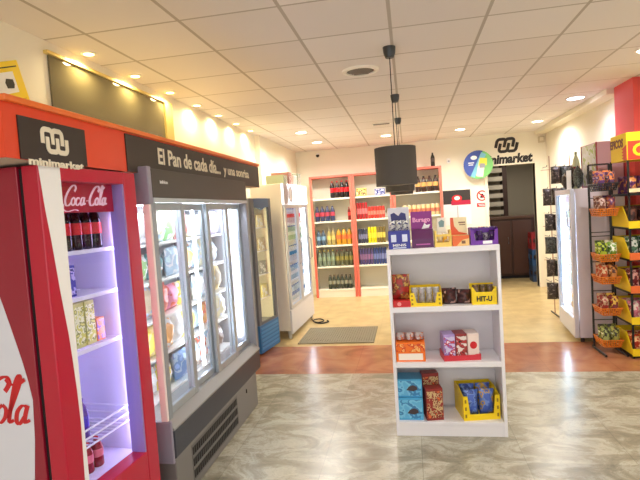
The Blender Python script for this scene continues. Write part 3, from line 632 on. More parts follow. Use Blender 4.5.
for zi, z in enumerate((0.42, 0.7, 0.97, 1.24, 1.48)):
    gl = f'{["clear","pale blue","white","pale green","silver"][zi]} drink bottle on the {["lowest","second","third","fourth","top"][zi]} shelf of the white cooler'; gg = f'bottles in white cooler row {["one","two","three","four","five"][zi]}'
    cc = [(210, 226, 236), (170, 204, 232), (236, 238, 242), (190, 220, 190), (200, 204, 210)][zi]
    p = bottle_proto('drink_bottle', gl, 'bottle', 0.19, 0.032, mat(f'wcb{zi}', cc, 0.2), mat(f'wcl{zi}', [(40, 110, 190), (240, 240, 250), (60, 150, 200), (240, 250, 240), (220, 60, 60)][zi], 0.4), mat(f'wcc{zi}', (60, 120, 200), 0.4), (0,0,0), gg)
    row(p, [wc(-0.12, 0.12 + 0.1*i, z) for i in range(11)], gl, gg)
# things on top of the white cooler
for i, (nm, cc, y, hh) in enumerate((('pale green', (170, 180, 150), 0.28, 0.12), ('pinkish brown', (186, 130, 120), 0.52, 0.17), ('white', (226, 220, 214), 0.78, 0.14), ('grey green', (150, 156, 136), 1.02, 0.18))):
    carton('storage_box', f'{nm} cardboard box lying on top of the white cooler', 'box', wc(-0.16, y, 1.985), 0.2, 0.24, hh, mat('topbox_'+nm.replace(' ', '_'), cc, 0.6), print_mat('topboxp_'+nm.replace(' ', '_'), [cc, (220, 214, 206), cc], 16), PI/2, 'boxes on top of the white cooler')
# cable
g = MB(); pts = [(-1.5, 7.2, 0.012), (-1.44, 7.05, 0.012), (-1.36, 6.98, 0.012), (-1.3, 7.08, 0.012), (-1.37, 7.2, 0.014), (-1.45, 7.12, 0.02), (-1.4, 6.94, 0.022), (-1.3, 6.92, 0.012), (-1.22, 7.02, 0.012), (-1.26, 7.1, 0.012)]
P = []
for i in range(len(pts)-1):
    a = Vector(pts[max(i-1, 0)]); b = Vector(pts[i]); c = Vector(pts[i+1]); d = Vector(pts[min(i+2, len(pts)-1)])
    for k in range(5): t_ = k/5; P.append(0.5*((2*b)+(c-a)*t_+(2*a-5*b+4*c-d)*t_*t_+(3*b-a-3*c+d)*t_**3))
tag(g.tube(P, 0.009, 6).build('power_cable', M_black, smooth=True), 'loop of dark cable on the floor beside the white cooler', 'cable')
# ribbed mat
g = MB(); g.box(-1.42, -0.49, 5.87, 6.66, 0, 0.006)
for k in range(31): g.box(-1.42 + k*0.03, -1.405 + k*0.03, 5.88, 6.65, 0.006, 0.012)
for k in range(14): g.box(-1.42, -0.49, 5.87 + k*0.0595, 5.885 + k*0.0595, 0.006, 0.013)
tag(g.build('floor_mat', mat('grey_rubber_mat', (148, 138, 112), 0.6)), 'grey ribbed floor mat lying before the white cooler', 'mat')

# ================================================================== BACK SHELVES
M_rededge = mat('salmon_red_edge', (222, 108, 90), 0.5); M_cshelf = mat('cream_shelf', (240, 234, 214), 0.5)
BZ = (0.15, 0.575, 0.967, 1.41, 1.825)
for i, (a, b, top, lb) in enumerate(((-1.765, -0.99, 2.205, 'left bay of red edged drinks shelving on the back wall'), (-0.985, -0.265, 2.205, 'middle bay of red edged drinks shelving on the back wall'), (-0.26, 0.605, 2.225, 'right bay of red edged drinks shelving on the back wall'))):
    t = thing('shelving_unit', lb, 'shelf', (a, 9.05, 0), 0, 'drinks shelving bays'); w_ = b - a
    for x in (0, w_-0.045):
        g = MB(); g.box(x, x+0.045, 0.0, 0.004, 0, top, 0); g.box(x + (0.0 if x == 0 else 0.025), x + (0.02 if x == 0 else 0.045), 0.004, 0.30, 0, top, 1); g.build('upright', [M_rededge, M_cshelf], t)
    MB().box(0.02, w_-0.02, 0.29, 0.30, 0, top).build('back_panel', mat('shelf_back', (206, 202, 186), 0.6), t)
    g = MB(); g.box(0.0, w_, -0.002, 0.30, top, top+0.035); g.build('top_rail', M_rededge, t)
    for z in BZ: MB().box(0.046, w_-0.046, 0.005, 0.288, z-0.03, z).build('shelf', M_cshelf, t, bevel=0.003)
    MB().box(0.046, w_-0.046, 0.012, 0.02, 0.0, 0.12).build('kick_panel', M_cshelf, t)
SY = 9.13
def brow(name, label, group, n, x0, x1, z, h, mb, ml, mc, can=False, y=SY, cat='bottle', rows=1):
    r = min(0.5*(x1-x0)/n*0.94, 0.06); sp = (x1-x0)/n
    p = bottle_proto(name, label, cat, h, r, mb, ml, mc, (0,0,0), group, can=can)
    row(p, [(x0 + sp*(i+0.5), y + j*0.115, z) for j in range(rows) for i in range(n)], label, group)
def bm(n, c, r=0.25): return mat('liq_' + n, c, r)
brow('cola_bottle', 'dark cola bottle with red label on the top left back shelf', 'cola bottles on the back shelving', 4, -1.40, -1.04, BZ[4], 0.31, bm('cola', (30, 20, 20)), M_colalab, M_redcap)
brow('soda_bottle', 'dark blue cola bottle with red band on the second left back shelf', 'dark blue bottles on the back shelving', 4, -1.71, -1.33, BZ[3], 0.28, bm('navy', (52, 60, 92)), mat('band_rose', (190, 60, 80), 0.4), bm('navycap', (60, 60, 84)))
brow('soda_bottle', 'single dark red bottle at right end of second left back shelf', None, 1, -1.10, -1.04, BZ[3], 0.24, bm('dkred', (130, 30, 30)), mat('band_red', (200, 50, 44), 0.4), M_redcap)
brow('water_bottle', 'blue water bottle on the middle left back shelf', 'blue bottles on the back shelving', 2, -1.71, -1.53, BZ[2], 0.28, bm('slateblue', (74, 92, 110)), mat('band_sky', (130, 170, 200), 0.4), bm('bcap', (60, 70, 90)))
brow('juice_bottle', 'pale yellow juice bottle on the middle left back shelf', 'yellow juice bottles', 2, -1.51, -1.35, BZ[2], 0.29, bm('paleyel', (176, 160, 96)), mat('band_y', (220, 206, 120), 0.4), bm('ycap', (150, 140, 110)))
brow('juice_bottle', 'orange juice bottle on the middle left back shelf', 'orange juice bottles', 3, -1.34, -1.04, BZ[2], 0.30, bm('orangej', (206, 150, 40)), mat('band_o', (232, 112, 60), 0.4), bm('gcap', (90, 110, 60)))
brow('soft_drink_bottle', 'grey green bottle with pale cap on the fourth left back shelf', 'bottles with pale caps', 4, -1.71, -1.38, BZ[1], 0.30, bm('greygreen', (120, 134, 116)), mat('band_pg', (140, 160, 130), 0.4), bm('yellcap', (228, 214, 110)))
brow('soft_drink_bottle', 'brown green bottle with dark cap on the fourth left back shelf', 'bottles with dark caps', 4, -1.38, -1.04, BZ[1], 0.30, bm('browngreen', (96, 96, 70)), mat('band_og', (150, 140, 66), 0.4), bm('rcap', (120, 60, 50)))
brow('tonic_bottle', 'small dark glass bottle on the lowest left back shelf', 'small dark bottles', 6, -1.54, -1.09, BZ[0], 0.26, bm('darkglass', (60, 66, 54)), mat('band_dg', (150, 150, 130), 0.4), bm('dcap', (80, 60, 50)))
carton('drinks_pack', 'yellow pack of drinks on the top shelf of the middle bay', 'pack', (-0.82, SY, BZ[4]), 0.18, 0.14, 0.145, mat('pack_yellow', (232, 206, 110), 0.4), print_mat('pack_yellow_p', [(238, 214, 120), (120, 90, 40), (246, 236, 190)], 20))
carton('drinks_pack', 'blue pack of drinks on the top shelf of the middle bay', 'pack', (-0.49, SY, BZ[4]), 0.18, 0.14, 0.115, mat('pack_blue', (90, 96, 160), 0.4), print_mat('pack_blue_p', [(200, 204, 230), (50, 54, 130), (220, 224, 240)], 20))
brow('tall_drink_can', 'tall dark red can on the second shelf of the middle bay', 'tall red cans', 4, -0.935, -0.73, BZ[3], 0.31, bm('tallred', (170, 40, 44)), mat('band_tr', (210, 120, 120), 0.4), None, True, cat='can')
brow('drink_can', 'short red can on the second shelf of the middle bay', 'short red cans', 6, -0.728, -0.42, BZ[3], 0.225, bm('shortred', (200, 60, 50)), mat('band_sr', (235, 130, 110), 0.4), None, True, cat='can')
brow('energy_can', 'tall dark blue can on the third shelf of the middle bay', 'dark blue cans', 4, -0.93, -0.755, BZ[2], 0.27, bm('dkblue', (60, 62, 80)), mat('band_db', (130, 130, 160), 0.4), None, True, cat='can')
brow('energy_can', 'yellow can on the third shelf of the middle bay', 'yellow cans', 3, -0.75, -0.59, BZ[2], 0.30, bm('yellowcan', (226, 210, 30)), mat('band_yc', (240, 226, 60), 0.4), None, True, cat='can')
brow('energy_can', 'black and gold can on the third shelf of the middle bay', 'black gold cans', 3, -0.585, -0.43, BZ[2], 0.30, bm('tancan', (120, 100, 50)), mat('band_tc', (222, 206, 90), 0.4), None, True, cat='can')
brow('energy_can', 'dark violet can on the fourth shelf of the middle bay', 'violet cans', 5, -0.93, -0.68, BZ[1], 0.31, bm('violcan', (86, 76, 120)), mat('band_vc', (150, 110, 150), 0.4), None, True, cat='can')
brow('energy_can', 'dark navy can on the fourth shelf of the middle bay', 'navy cans', 5, -0.675, -0.43, BZ[1], 0.31, bm('navycan', (62, 74, 124)), mat('band_nc', (120, 130, 180), 0.4), None, True, cat='can')
brow('spirit_bottle', 'dark bottle with gold label on the top shelf of the right bay', 'dark spirit bottles', 4, 0.14, 0.55, BZ[4], 0.28, bm('spirit', (58, 32, 24)), mat('band_gold', (214, 160, 90), 0.4), bm('blackcap', (30, 26, 26)))
brow('beer_can', 'tan and red can on the second shelf of the right bay', 'tan cans', 8, -0.1, 0.55, BZ[3], 0.20, bm('tancan2', (220, 190, 140)), mat('band_rc', (196, 110, 80), 0.4), None, True, cat='can')
bottle_proto('wine_bottle', 'dark bottle standing on top of the right drinks bay', 'bottle', 0.24, 0.036, bm('wine', (40, 36, 30)), mat('band_wine', (70, 50, 44), 0.4), bm('winecap', (40, 34, 34)), (0.47, 9.12, 2.26), None)

# ================================================================== BACK WALL SIGNS
wy = YB
t = thing('wall_poster', 'black and crimson poster with white lower half on the back wall', 'poster', (0.87, wy, 1.19))
MB().box(-0.24, 0.24, -0.012, 0, 0.0, 0.63).build('board', mat('poster_white', (240, 232, 232), 0.4), t)
MB().box(-0.24, 0.24, -0.014, -0.012, 0.38, 0.63).build('black_field', mat('poster_black', (54, 46, 42), 0.4), t)
MB().box(-0.10, 0.24, -0.0155, -0.014, 0.36, 0.44).build('crimson_band', mat('poster_crimson', (176, 20, 60), 0.4), t)
lg = MB().prism([(0.0 + 0.09*math.cos(2*PI*i/24), 0.48 + 0.065*math.sin(2*PI*i/24)) for i in range(24)], 'y', -0.017, -0.0155).build('round_emblem', M_redprint, t)
MB().prism([(0.005 + 0.05*math.cos(2*PI*i/20), 0.485 + 0.036*math.sin(2*PI*i/20)) for i in range(20)], 'y', -0.0185, -0.017).build('emblem_centre', M_whiteprint, lg)
MB().box(0.0, 0.012, -0.0135, -0.012, 0.08, 0.34).build('grey_line', M_grey, t)
# prohibition sign
t = thing('prohibition_sign', 'red and white circular prohibition sign with red caption beside the doorway', 'sign', (1.31, wy, 1.69))
MB().box(-0.12, 0.12, -0.006, 0, -0.22, 0.12).build('board', mat('sign_white', (248, 240, 226), 0.5), t)
ring = []
g = MB()
for i in range(28):
    a0, a1 = 2*PI*i/28, 2*PI*(i+1)/28
    g.prism([(0.095*math.cos(a0), 0.095*math.sin(a0)), (0.095*math.cos(a1), 0.095*math.sin(a1)), (0.073*math.cos(a1), 0.073*math.sin(a1)), (0.073*math.cos(a0), 0.073*math.sin(a0))], 'y', -0.009, -0.006)
g.prism([(-0.06, 0.045), (-0.045, 0.06), (0.06, -0.045), (0.045, -0.06)], 'y', -0.0098, -0.006)
g.build('red_ring', M_redprint, t)
MB().prism([(-0.03, -0.04), (-0.035, -0.02), (-0.02, 0.0), (-0.02, 0.03), (0.0, 0.04), (0.02, 0.03), (0.03, 0.0), (0.045, 0.01), (0.04, -0.02), (0.02, -0.04)], 'y', -0.008, -0.006).build('black_figure', M_ink, t)
MB().box(-0.095, 0.095, -0.009, -0.006, -0.20, -0.13).build('red_caption', M_redprint, t)
g = MB(); g.box(-0.07, 0.07, -0.0105, -0.009, -0.158, -0.149); g.box(-0.06, 0.06, -0.0105, -0.009, -0.182, -0.173); g.build('caption_lines', M_whiteprint, t)
# round projecting sign
t = thing('round_sign', 'round blue and green lottery style sign hanging beside the wall lettering', 'sign', (1.25, wy-0.16, 2.235))
R = 0.25
def arcpts(a0, a1, n, r=R): return [(r*math.cos(math.radians(a0+(a1-a0)*i/n)), r*math.sin(math.radians(a0+(a1-a0)*i/n))) for i in range(n+1)]
MB().prism(arcpts(0, 350, 35), 'y', 0, 0.05).build('drum', M_enamel, t)
MB().prism(arcpts(70, 235, 20), 'y', -0.004, 0).build('blue_field', mat('sign_blue', (58, 80, 160), 0.4), t)
MB().prism(arcpts(-125, 70, 22), 'y', -0.004, 0).build('green_field', mat('sign_green', (120, 190, 110), 0.4), t)
MB().prism([(0.06, 0.215), (-0.135, -0.19), (-0.07, -0.222), (0.14, 0.17)], 'y', -0.006, -0.004).build('teal_beam', mat('sign_teal', (120, 186, 206), 0.4), t)
MB().prism([(0.02, 0.09), (-0.045, -0.2), (0.07, -0.222), (0.12, 0.06)], 'y', -0.008, -0.004).build('white_block', mat('sign_paper', (236, 226, 210), 0.4), t)
MB().prism([(0.03, 0.12), (0.0, -0.02), (0.14, -0.02), (0.15, 0.1)], 'y', -0.010, -0.004).build('yellow_block', mat('sign_yellow', (226, 214, 70), 0.4), t)
MB().prism([(0.03, 0.02), (0.015, -0.06), (0.11, -0.06), (0.115, 0.01)], 'y', -0.012, -0.004).build('grey_block', M_grey, t)
MB().prism([(-0.07 + 0.055*math.cos(2*PI*i/20), 0.125 + 0.036*math.sin(2*PI*i/20)) for i in range(20)], 'y', -0.008, -0.004).build('white_oval', M_whiteprint, t)
g = MB(); g.box(-0.17, -0.07, -0.006, -0.004, 0.03, 0.045); g.box(-0.165, -0.085, -0.006, -0.004, -0.005, 0.01); g.build('white_bars', M_whiteprint, t)
MB().box(-0.02, 0.02, 0.05, 0.16, -0.03, 0.03).build('bracket', M_steel, t)
# minimarket lettering
t = thing('wall_lettering', 'dark minimarket lettering with interlaced emblem above the doorway', 'sign', (1.78, wy, 2.3))
ribbons(market_logo(), 'emblem', M_ink, t, (-0.225, -0.003, 0.115), X1, Z1, 0.178, 0.003, None, 0.25) 
text_mesh('minimarket', 0.9, 0.17, M_ink, 'lettering', t, (-0.035, -0.003, 0.01), X1, Z1, 0.05, 0.003, True, 0.15)
# small fittings on the back wall
t = thing('security_camera', 'small dark security camera high in the back left corner', 'camera', (-1.62, wy, 2.66))
MB().box(-0.02, 0.02, -0.03, 0, -0.01, 0.03).build('bracket', M_white, t); MB().lathe([(0.012, -0.045), (0.03, -0.03), (0.034, -0.005), (0.02, 0.005)], (0, -0.05, 0), 14).build('lens_dome', M_black, t, smooth=True)
t = thing('motion_sensor', 'small white motion sensor on the wall left of the round sign', 'sensor', (0.76, wy, 2.36))
MB().box(-0.035, 0.035, -0.03, 0, -0.05, 0.04).build('body', M_enamel, t, bevel=0.01); MB().box(-0.015, 0.015, -0.034, -0.03, -0.03, 0.0).build('lens', M_grey, t)
t = thing('junction_box', 'small beige box under the ceiling corner right of the doorway', 'box', (2.34, wy, 2.6))
MB().box(-0.05, 0.05, -0.06, 0, -0.06, 0.05).build('body', mat('beige_box', (206, 196, 172), 0.6), t, bevel=0.006); MB().box(-0.03, 0.03, -0.063, -0.06, -0.03, 0.03).build('cover', M_trim, t)

# ================================================================== CENTRE SHELF
CS = thing('shelf_unit', 'white free standing four tier shelf in the middle of the shop', 'shelf', (0, 0, 0))
x0, x1, yf, yb = -0.165, 0.577, 3.44, 3.76
for (a, b) in ((x0, x0+0.022), (x1-0.022, x1)): MB().box(a, b, yf, yb, 0, 1.268).build('side_panel', M_white, CS, bevel=0.002)
MB().box(x0, x1, yf-0.004, yb, 1.268, 1.306).build('top_board', M_white, CS, bevel=0.003)
for z in (0.904, 0.518): MB().box(x0+0.022, x1-0.022, yf, yb-0.01, z-0.036, z).build('shelf', M_white, CS, bevel=0.002)
MB().box(x0+0.022, x1-0.022, yf, yb-0.01, 0.078, 0.10).build('bottom_board', M_white, CS, bevel=0.002)
MB().box(x0+0.022, x1-0.022, yf+0.004, yf+0.02, 0, 0.078).build('plinth', M_white, CS)
MB().box(x0+0.022, x1-0.022, yb-0.01, yb, 0, 1.268).build('back_panel', M_white, CS)
T0, T1, T2, T3 = 1.306, 0.904, 0.518, 0.10
def tray(name, label, loc, w, d, h, hb, m, lip=0.3, mlip=None, clear=None, rz=0):
    """open-fronted display tray: low front lip, sloping sides, taller back; base centred on loc"""
    t = thing(name, label, 'tray', loc, rz); tk = 0.004
    g = MB(); g.box(-w/2, w/2, -d/2, d/2, 0, tk); g.box(-w/2, w/2, d/2-tk, d/2, tk, hb)
    for sx in (-w/2, w/2-tk): g.prism([(-d/2, tk), (d/2, tk), (d/2, hb), (0.0, hb), (-d/2+0.012, h), (-d/2, h)], 'x', sx, sx+tk)
    g.build('box', m, t)
    g = MB(); g.prism([(-w/2, 0), (w/2, 0), (w/2, h), (w/2-0.03, h), (w/2-0.045, h*lip), (-w/2+0.045, h*lip), (-w/2+0.03, h), (-w/2, h)], 'y', -d/2-0.001, -d/2+tk); g.build('front_lip', mlip or m, t)
    if clear:
        MB().box(-w/2+0.006, w/2-0.006, -d/2+0.03, d/2-0.006, h*0.9, hb*1.15).build('clear_cover', M_plastic, t)
    return t
def bagobj(label, loc, w, h, d, m, seed, rz=0, name='snack_bag', cat='bag', group=None, tilt=0, parent=None):
    o = MB().bag(w, h, d, seed).build(name, m, None, loc, rz, smooth=True)
    if tilt: o.rotation_euler = (tilt, 0, rz)
    return tag(o, label, cat, group)
# top: blue and white display carton
t = thing('display_carton', 'blue and white display carton at the left end of the shelf top', 'carton', (-0.073, 3.53, T0))
MB().box(-0.074, 0.074, -0.07, 0.07, 0, 0.125).build('box', mat('royal_blue_card', (48, 54, 150), 0.4), t, bevel=0.002)
hc = MB().box(-0.074, 0.074, 0.06, 0.066, 0.125, 0.285).build('header_card', mat('pale_card', (214, 214, 222), 0.4), t)
MB().prism([(-0.05, 0.17), (-0.03, 0.165), (0.0, 0.19), (0.035, 0.165), (0.055, 0.18), (0.05, 0.24), (0.02, 0.25), (0.0, 0.225), (-0.03, 0.25), (-0.055, 0.24)], 'y', 0.0585, 0.06).build('blue_picture', mat('ink_blue', (44, 44, 110), 0.4), hc)
g = MB(); g.box(-0.055, -0.02, -0.072, -0.07, 0.05, 0.1); g.box(0.02, 0.055, -0.072, -0.07, 0.05, 0.1); g.box(-0.045, 0.045, -0.072, -0.07, 0.005, 0.012); g.build('white_windows', mat('pale_blue_print', (214, 222, 244), 0.4), t)
text_mesh('MINIS', 0.09, 0.018, M_whiteprint, 'lettering', t, (0, -0.0705, 0.027), X1, Z1, 0.02)
for i in range(3): bagobj(f'small grey and blue sachet {["left","centre","right"][i]} in the blue and white display carton', (-0.118 + 0.045*i, 3.555, T0+0.125), 0.042, 0.07, 0.02, print_mat(f'sachet{i}', [(206, 206, 196), (60, 60, 100), (230, 230, 225), (150, 150, 130)], 40), 40+i, 0, 'sachet', 'sachet')
# purple display carton
t = thing('display_carton', 'purple display carton with pink lettering on the shelf top', 'carton', (0.084, 3.53, T0))
g = MB(); g.prism([(-0.06, 0), (0.07, 0), (0.07, 0.125), (-0.02, 0.125), (-0.06, 0.06)], 'x', -0.073, 0.073); g.build('box', mat('deep_purple_card', (88, 20, 84), 0.35), t)
hc = MB().box(-0.073, 0.073, 0.05, 0.056, 0.125, 0.247).build('header_card', mat('magenta_card', (140, 26, 130), 0.35), t)
text_mesh('Burago', 0.12, 0.042, mat('pink_print', (250, 170, 215), 0.4), 'lettering', hc, (0, 0.0495, 0.185), X1, Z1, 0.03)
MB().box(-0.06, 0.06, -0.022, -0.018, 0.1, 0.115).build('pale_strip', mat('strip_grey', (206, 190, 196), 0.4), t)
g = MB().prism([(0.0, 0.125), (0.05, 0.13), (0.06, 0.155), (0.035, 0.15), (0.02, 0.165)], 'y', 0.0475, 0.0495); g.build('white_flash', M_whiteprint, hc)
MB().box(-0.045, 0.05, -0.0615, -0.059, 0.02, 0.028).build('base_line', mat('pink_line', (190, 90, 170), 0.4), t)
# yellow carton
t = thing('display_carton', 'small yellow framed carton with white header on the shelf top', 'carton', (0.22, 3.53, T0))
g = MB(); g.box(-0.055, 0.055, -0.06, 0.06, 0, 0.03); g.box(-0.055, -0.042, -0.06, 0.06, 0.03, 0.11); g.box(0.042, 0.055, -0.06, 0.06, 0.03, 0.11); g.box(-0.042, 0.042, -0.06, -0.055, 0.07, 0.085); g.build('box', mat('straw_yellow_card', (240, 206, 100), 0.4), t)
hc = MB().box(-0.03, 0.03, 0.045, 0.05, 0.03, 0.195).build('header_card', mat('ivory_card', (236, 232, 220), 0.4), t)
MB().prism([(-0.015, 0.13), (0.015, 0.13), (0.02, 0.17), (0.0, 0.18), (-0.02, 0.165)], 'y', 0.0435, 0.045).build('teal_picture', mat('teal_print', (120, 150, 150), 0.4), hc)
for i in range(2): bagobj(f'{["cream","yellow"][i]} sachet inside the small yellow framed carton', (0.202+0.036*i, 3.53, T0+0.03), 0.034, 0.06, 0.03, print_mat(f'ys{i}', [((236, 220, 170), (240, 190, 60))[i], (250, 246, 236), (190, 110, 60)], 40), 50+i, 0, 'sachet', 'sachet')
# orange and red carton
t = thing('display_carton', 'white carton with curved orange red stripe on the shelf top', 'carton', (0.335, 3.53, T0))
MB().box(-0.055, 0.055, -0.06, 0.06, 0, 0.07).build('box', mat('peach_card', (244, 200, 130), 0.4), t, bevel=0.002)
hc = MB().box(-0.055, 0.055, 0.05, 0.056, 0.07, 0.19).build('header_card', mat('cream_card', (238, 224, 180), 0.4), t)
MB().prism([(-0.055, 0.19), (-0.035, 0.19), (-0.03, 0.13), (0.0, 0.09), (0.055, 0.075), (0.055, 0.07), (-0.055, 0.07)], 'y', 0.048, 0.05).build('orange_swoosh', mat('orange_red_print', (222, 90, 44), 0.4), hc)
MB().prism([(-0.055, 0.07), (0.055, 0.07), (0.055, 0.05), (0.01, 0.04), (-0.03, 0.0), (-0.055, 0.0)], 'y', -0.0615, -0.06).build('front_swoosh', mat('orange_print2', (232, 110, 50), 0.4), t)
g = MB(); g.box(0.0, 0.045, 0.0485, 0.05, 0.15, 0.158); g.box(0.005, 0.045, 0.0485, 0.05, 0.135, 0.141); g.box(0.005, 0.03, -0.0615, -0.06, 0.015, 0.035); g.build('print_lines', mat('brown_print', (130, 90, 60), 0.4), hc)
# purple tray with clear lid
t = thing('display_tray', 'purple tray with clear cover at the right end of the shelf top', 'tray', (0.487, 3.54, T0))
g = MB(); g.box(-0.088, 0.088, -0.07, 0.07, 0, 0.006); g.box(-0.088, 0.088, 0.066, 0.07, 0.006, 0.115)
for sx in (-0.088, 0.084): g.prism([(-0.07, 0.006), (0.07, 0.006), (0.07, 0.115), (-0.05, 0.115), (-0.07, 0.1)], 'x', sx, sx+0.004)
g.box(-0.084, 0.084, -0.07, -0.066, 0.006, 0.03); g.prism([(-0.088, 0), (-0.055, 0), (-0.066, 0.1), (-0.088, 0.1)], 'y', -0.0705, -0.068); g.prism([(0.088, 0), (0.06, 0), (0.07, 0.1), (0.088, 0.1)], 'y', -0.0705, -0.068); g.build('box', mat('violet_card', (110, 44, 160), 0.35), t)
MB().box(-0.083, 0.083, -0.064, 0.064, 0.112, 0.116).build('clear_cover', M_plastic, t); MB().box(-0.01, 0.05, -0.0715, -0.07, 0.006, 0.026).build('white_strip', M_whiteprint, t)
for i in range(4): bagobj(f'dark violet wrapped sweet bag {["first","second","third","fourth"][i]} from the left in the purple tray', (0.425+0.041*i, 3.545, T0+0.006), 0.04, 0.07+0.015*(i % 2), 0.05, print_mat(f'vs{i % 2}', [((150, 140, 150), (80, 40, 110))[i % 2], (60, 30, 70), (200, 190, 200)], 40), 60+i, 0, 'sweet_bag', 'bag')
# second shelf
t = thing('display_tray', 'red open tray holding a brown and gold bag on the second tier', 'tray', (-0.088, 3.54, T1))
g = MB(); g.box(-0.052, 0.068, -0.085, 0.08, 0, 0.045); g.box(-0.052, 0.068, 0.072, 0.08, 0.045, 0.16); g.build('box', mat('scarlet_card', (206, 36, 38), 0.4), t, bevel=0.002)
MB().prism([(-0.01 + 0.014*math.cos(i*PI/8), 0.022 + 0.014*math.sin(i*PI/8)) for i in range(16)], 'y', -0.0865, -0.085).build('emblem', mat('pink_emblem', (240, 150, 150), 0.4), t)
bagobj('brown and gold snack bag standing in the red tray', (-0.083, 3.525, T1+0.045), 0.125, 0.175, 0.08, print_mat('redgold', [(164, 40, 34), (120, 60, 40), (190, 150, 80), (170, 44, 36)], 22), 71)
def ytray(label, x, z, w, d, h, hb, rz=0): 
    t = tray('display_tray', label, (x, 3.46 + d/2 + 0.5*w*abs(math.sin(rz)), z), w, d, h, hb, M_yellow, 0.25, None, None, rz)
    g = MB()
    for sx in (-1, 1):
        for q in range(3): g.box(sx*(w/2-0.016)-0.006, sx*(w/2-0.016)+0.006, -d/2-0.0022, -d/2-0.001, h*(0.12+0.3*q), h*(0.26+0.3*q))
    g.build('printed_marks', mat('olive_print', (150, 120, 20), 0.4), t); return t
ytray('yellow open tray of grey packets on the second tier', 0.083, T1, 0.215, 0.2, 0.095, 0.12)
for i in range(4): bagobj(f'grey clear packet {["first","second","third","fourth"][i]} from the left in the second tier yellow tray', (0.01 + 0.049*i, 3.54, T1+0.005), 0.047, 0.115, 0.05, print_mat(f'gp{i % 2}', [(176, 172, 176), (150, 146, 140), (200, 196, 196), (206, 196, 80)], 30), 80+i, 0, 'snack_packet', 'packet')
for i in range(2):
    bagobj(f'dark brown chocolate packet {["left","right"][i]} of the pair on the second tier', (0.243 + 0.098*i, 3.525, T1), 0.1, 0.112 - 0.012*i, 0.085, print_mat('chocp', [(54, 28, 30), (80, 36, 36), (40, 22, 24), (190, 150, 140)], 22), 90+i, 0.12 - 0.2*i, 'chocolate_packet', 'packet')
t = thing('display_carton', 'yellow carton with dark lettering at the right of the second tier', 'carton', (0.468, 3.535, T1))
g = MB(); g.box(-0.08, 0.08, -0.075, 0.075, 0, 0.005); g.box(-0.08, 0.08, -0.075, -0.07, 0.005, 0.085); g.box(-0.08, 0.08, 0.07, 0.075, 0.005, 0.125); g.box(-0.08, -0.075, -0.07, 0.07, 0.005, 0.105); g.box(0.075, 0.08, -0.07, 0.07, 0.005, 0.105); g.prism([(-0.08, 0.085), (-0.05, 0.085), (-0.072, 0.12), (-0.08, 0.12)], 'y', -0.075, -0.07); g.prism([(0.08, 0.085), (0.05, 0.085), (0.072, 0.12), (0.08, 0.12)], 'y', -0.075, -0.07); g.build('box', M_yellow, t)
text_mesh('HIT-U', 0.1, 0.036, M_ink, 'lettering', t, (0, -0.0755, 0.04), X1, Z1, 0.04)
for i in range(3): bagobj(f'brown sweet packet {["left","middle","right"][i]} in the yellow lettered carton', (0.422+0.046*i, 3.535, T1+0.005), 0.045, 0.12, 0.08, print_mat('brownpk', [(120, 96, 60), (90, 70, 60), (170, 150, 110)], 30), 100+i, 0, 'sweet_packet', 'packet')
# third shelf
t = thing('display_carton', 'orange carton with blank white label on the third tier', 'carton', (-0.04, 3.55, T2))
g = MB(); g.box(-0.1, 0.1, -0.085, 0.085, 0, 0.135); g.build('box', mat('bright_orange_card', (246, 120, 24), 0.4), t, bevel=0.002)
MB().box(-0.083, 0.083, -0.0865, -0.085, 0.012, 0.058).build('white_label', mat('label_cream', (252, 240, 226), 0.4), t)
MB().box(-0.098, 0.098, -0.0865, -0.085, 0.07, 0.125).build('printed_band', print_mat('orange_band', [(240, 116, 30), (214, 70, 30), (250, 190, 110), (236, 100, 26)], 26), t)
for i in range(3): bagobj(f'pale foil packet {["left","middle","right"][i]} on top of the orange carton', (-0.104 + 0.064*i, 3.55, T2+0.135), 0.062, 0.05, 0.12, print_mat('foilpk', [(214, 200, 196), (206, 120, 80), (200, 190, 210)], 26), 110+i, 0, 'foil_packet', 'packet')
t = tray('display_tray', 'low red tray under three printed cartons on the third tier', (0.298, 3.555, T2), 0.25, 0.16, 0.04, 0.05, mat('pink_red_card', (206, 50, 64), 0.4), 0.9, None, None, 0.13)
for i, (lb, cc, pc) in enumerate((('violet and white printed carton at the left of the red tray', (176, 150, 210), [(206, 196, 226), (150, 110, 190), (200, 60, 70), (236, 230, 240)]), ('dark red and white printed carton in the middle of the red tray', (150, 50, 50), [(230, 220, 214), (150, 40, 46), (190, 60, 60), (60, 30, 30)]), ('white carton with red disc at the right of the red tray', (236, 216, 206), None))):
    t = carton('sweet_carton', lb, 'carton', (0.298 + (i-1)*0.081*math.cos(0.13), 3.557 + (i-1)*0.081*math.sin(0.13), T2+0.0045), 0.078, 0.13, 0.175, mat(f'swc{i}', cc, 0.4), print_mat(f'swp{i}', pc, 34) if pc else mat('swp_cream', (240, 222, 212), 0.4), 0.13, None)
    if i == 2: MB().prism([(0.024*math.cos(k*PI/10), 0.095 + 0.026*math.sin(k*PI/10)) for k in range(20)], 'y', -0.0675, -0.066).build('red_disc', M_redprint, t)
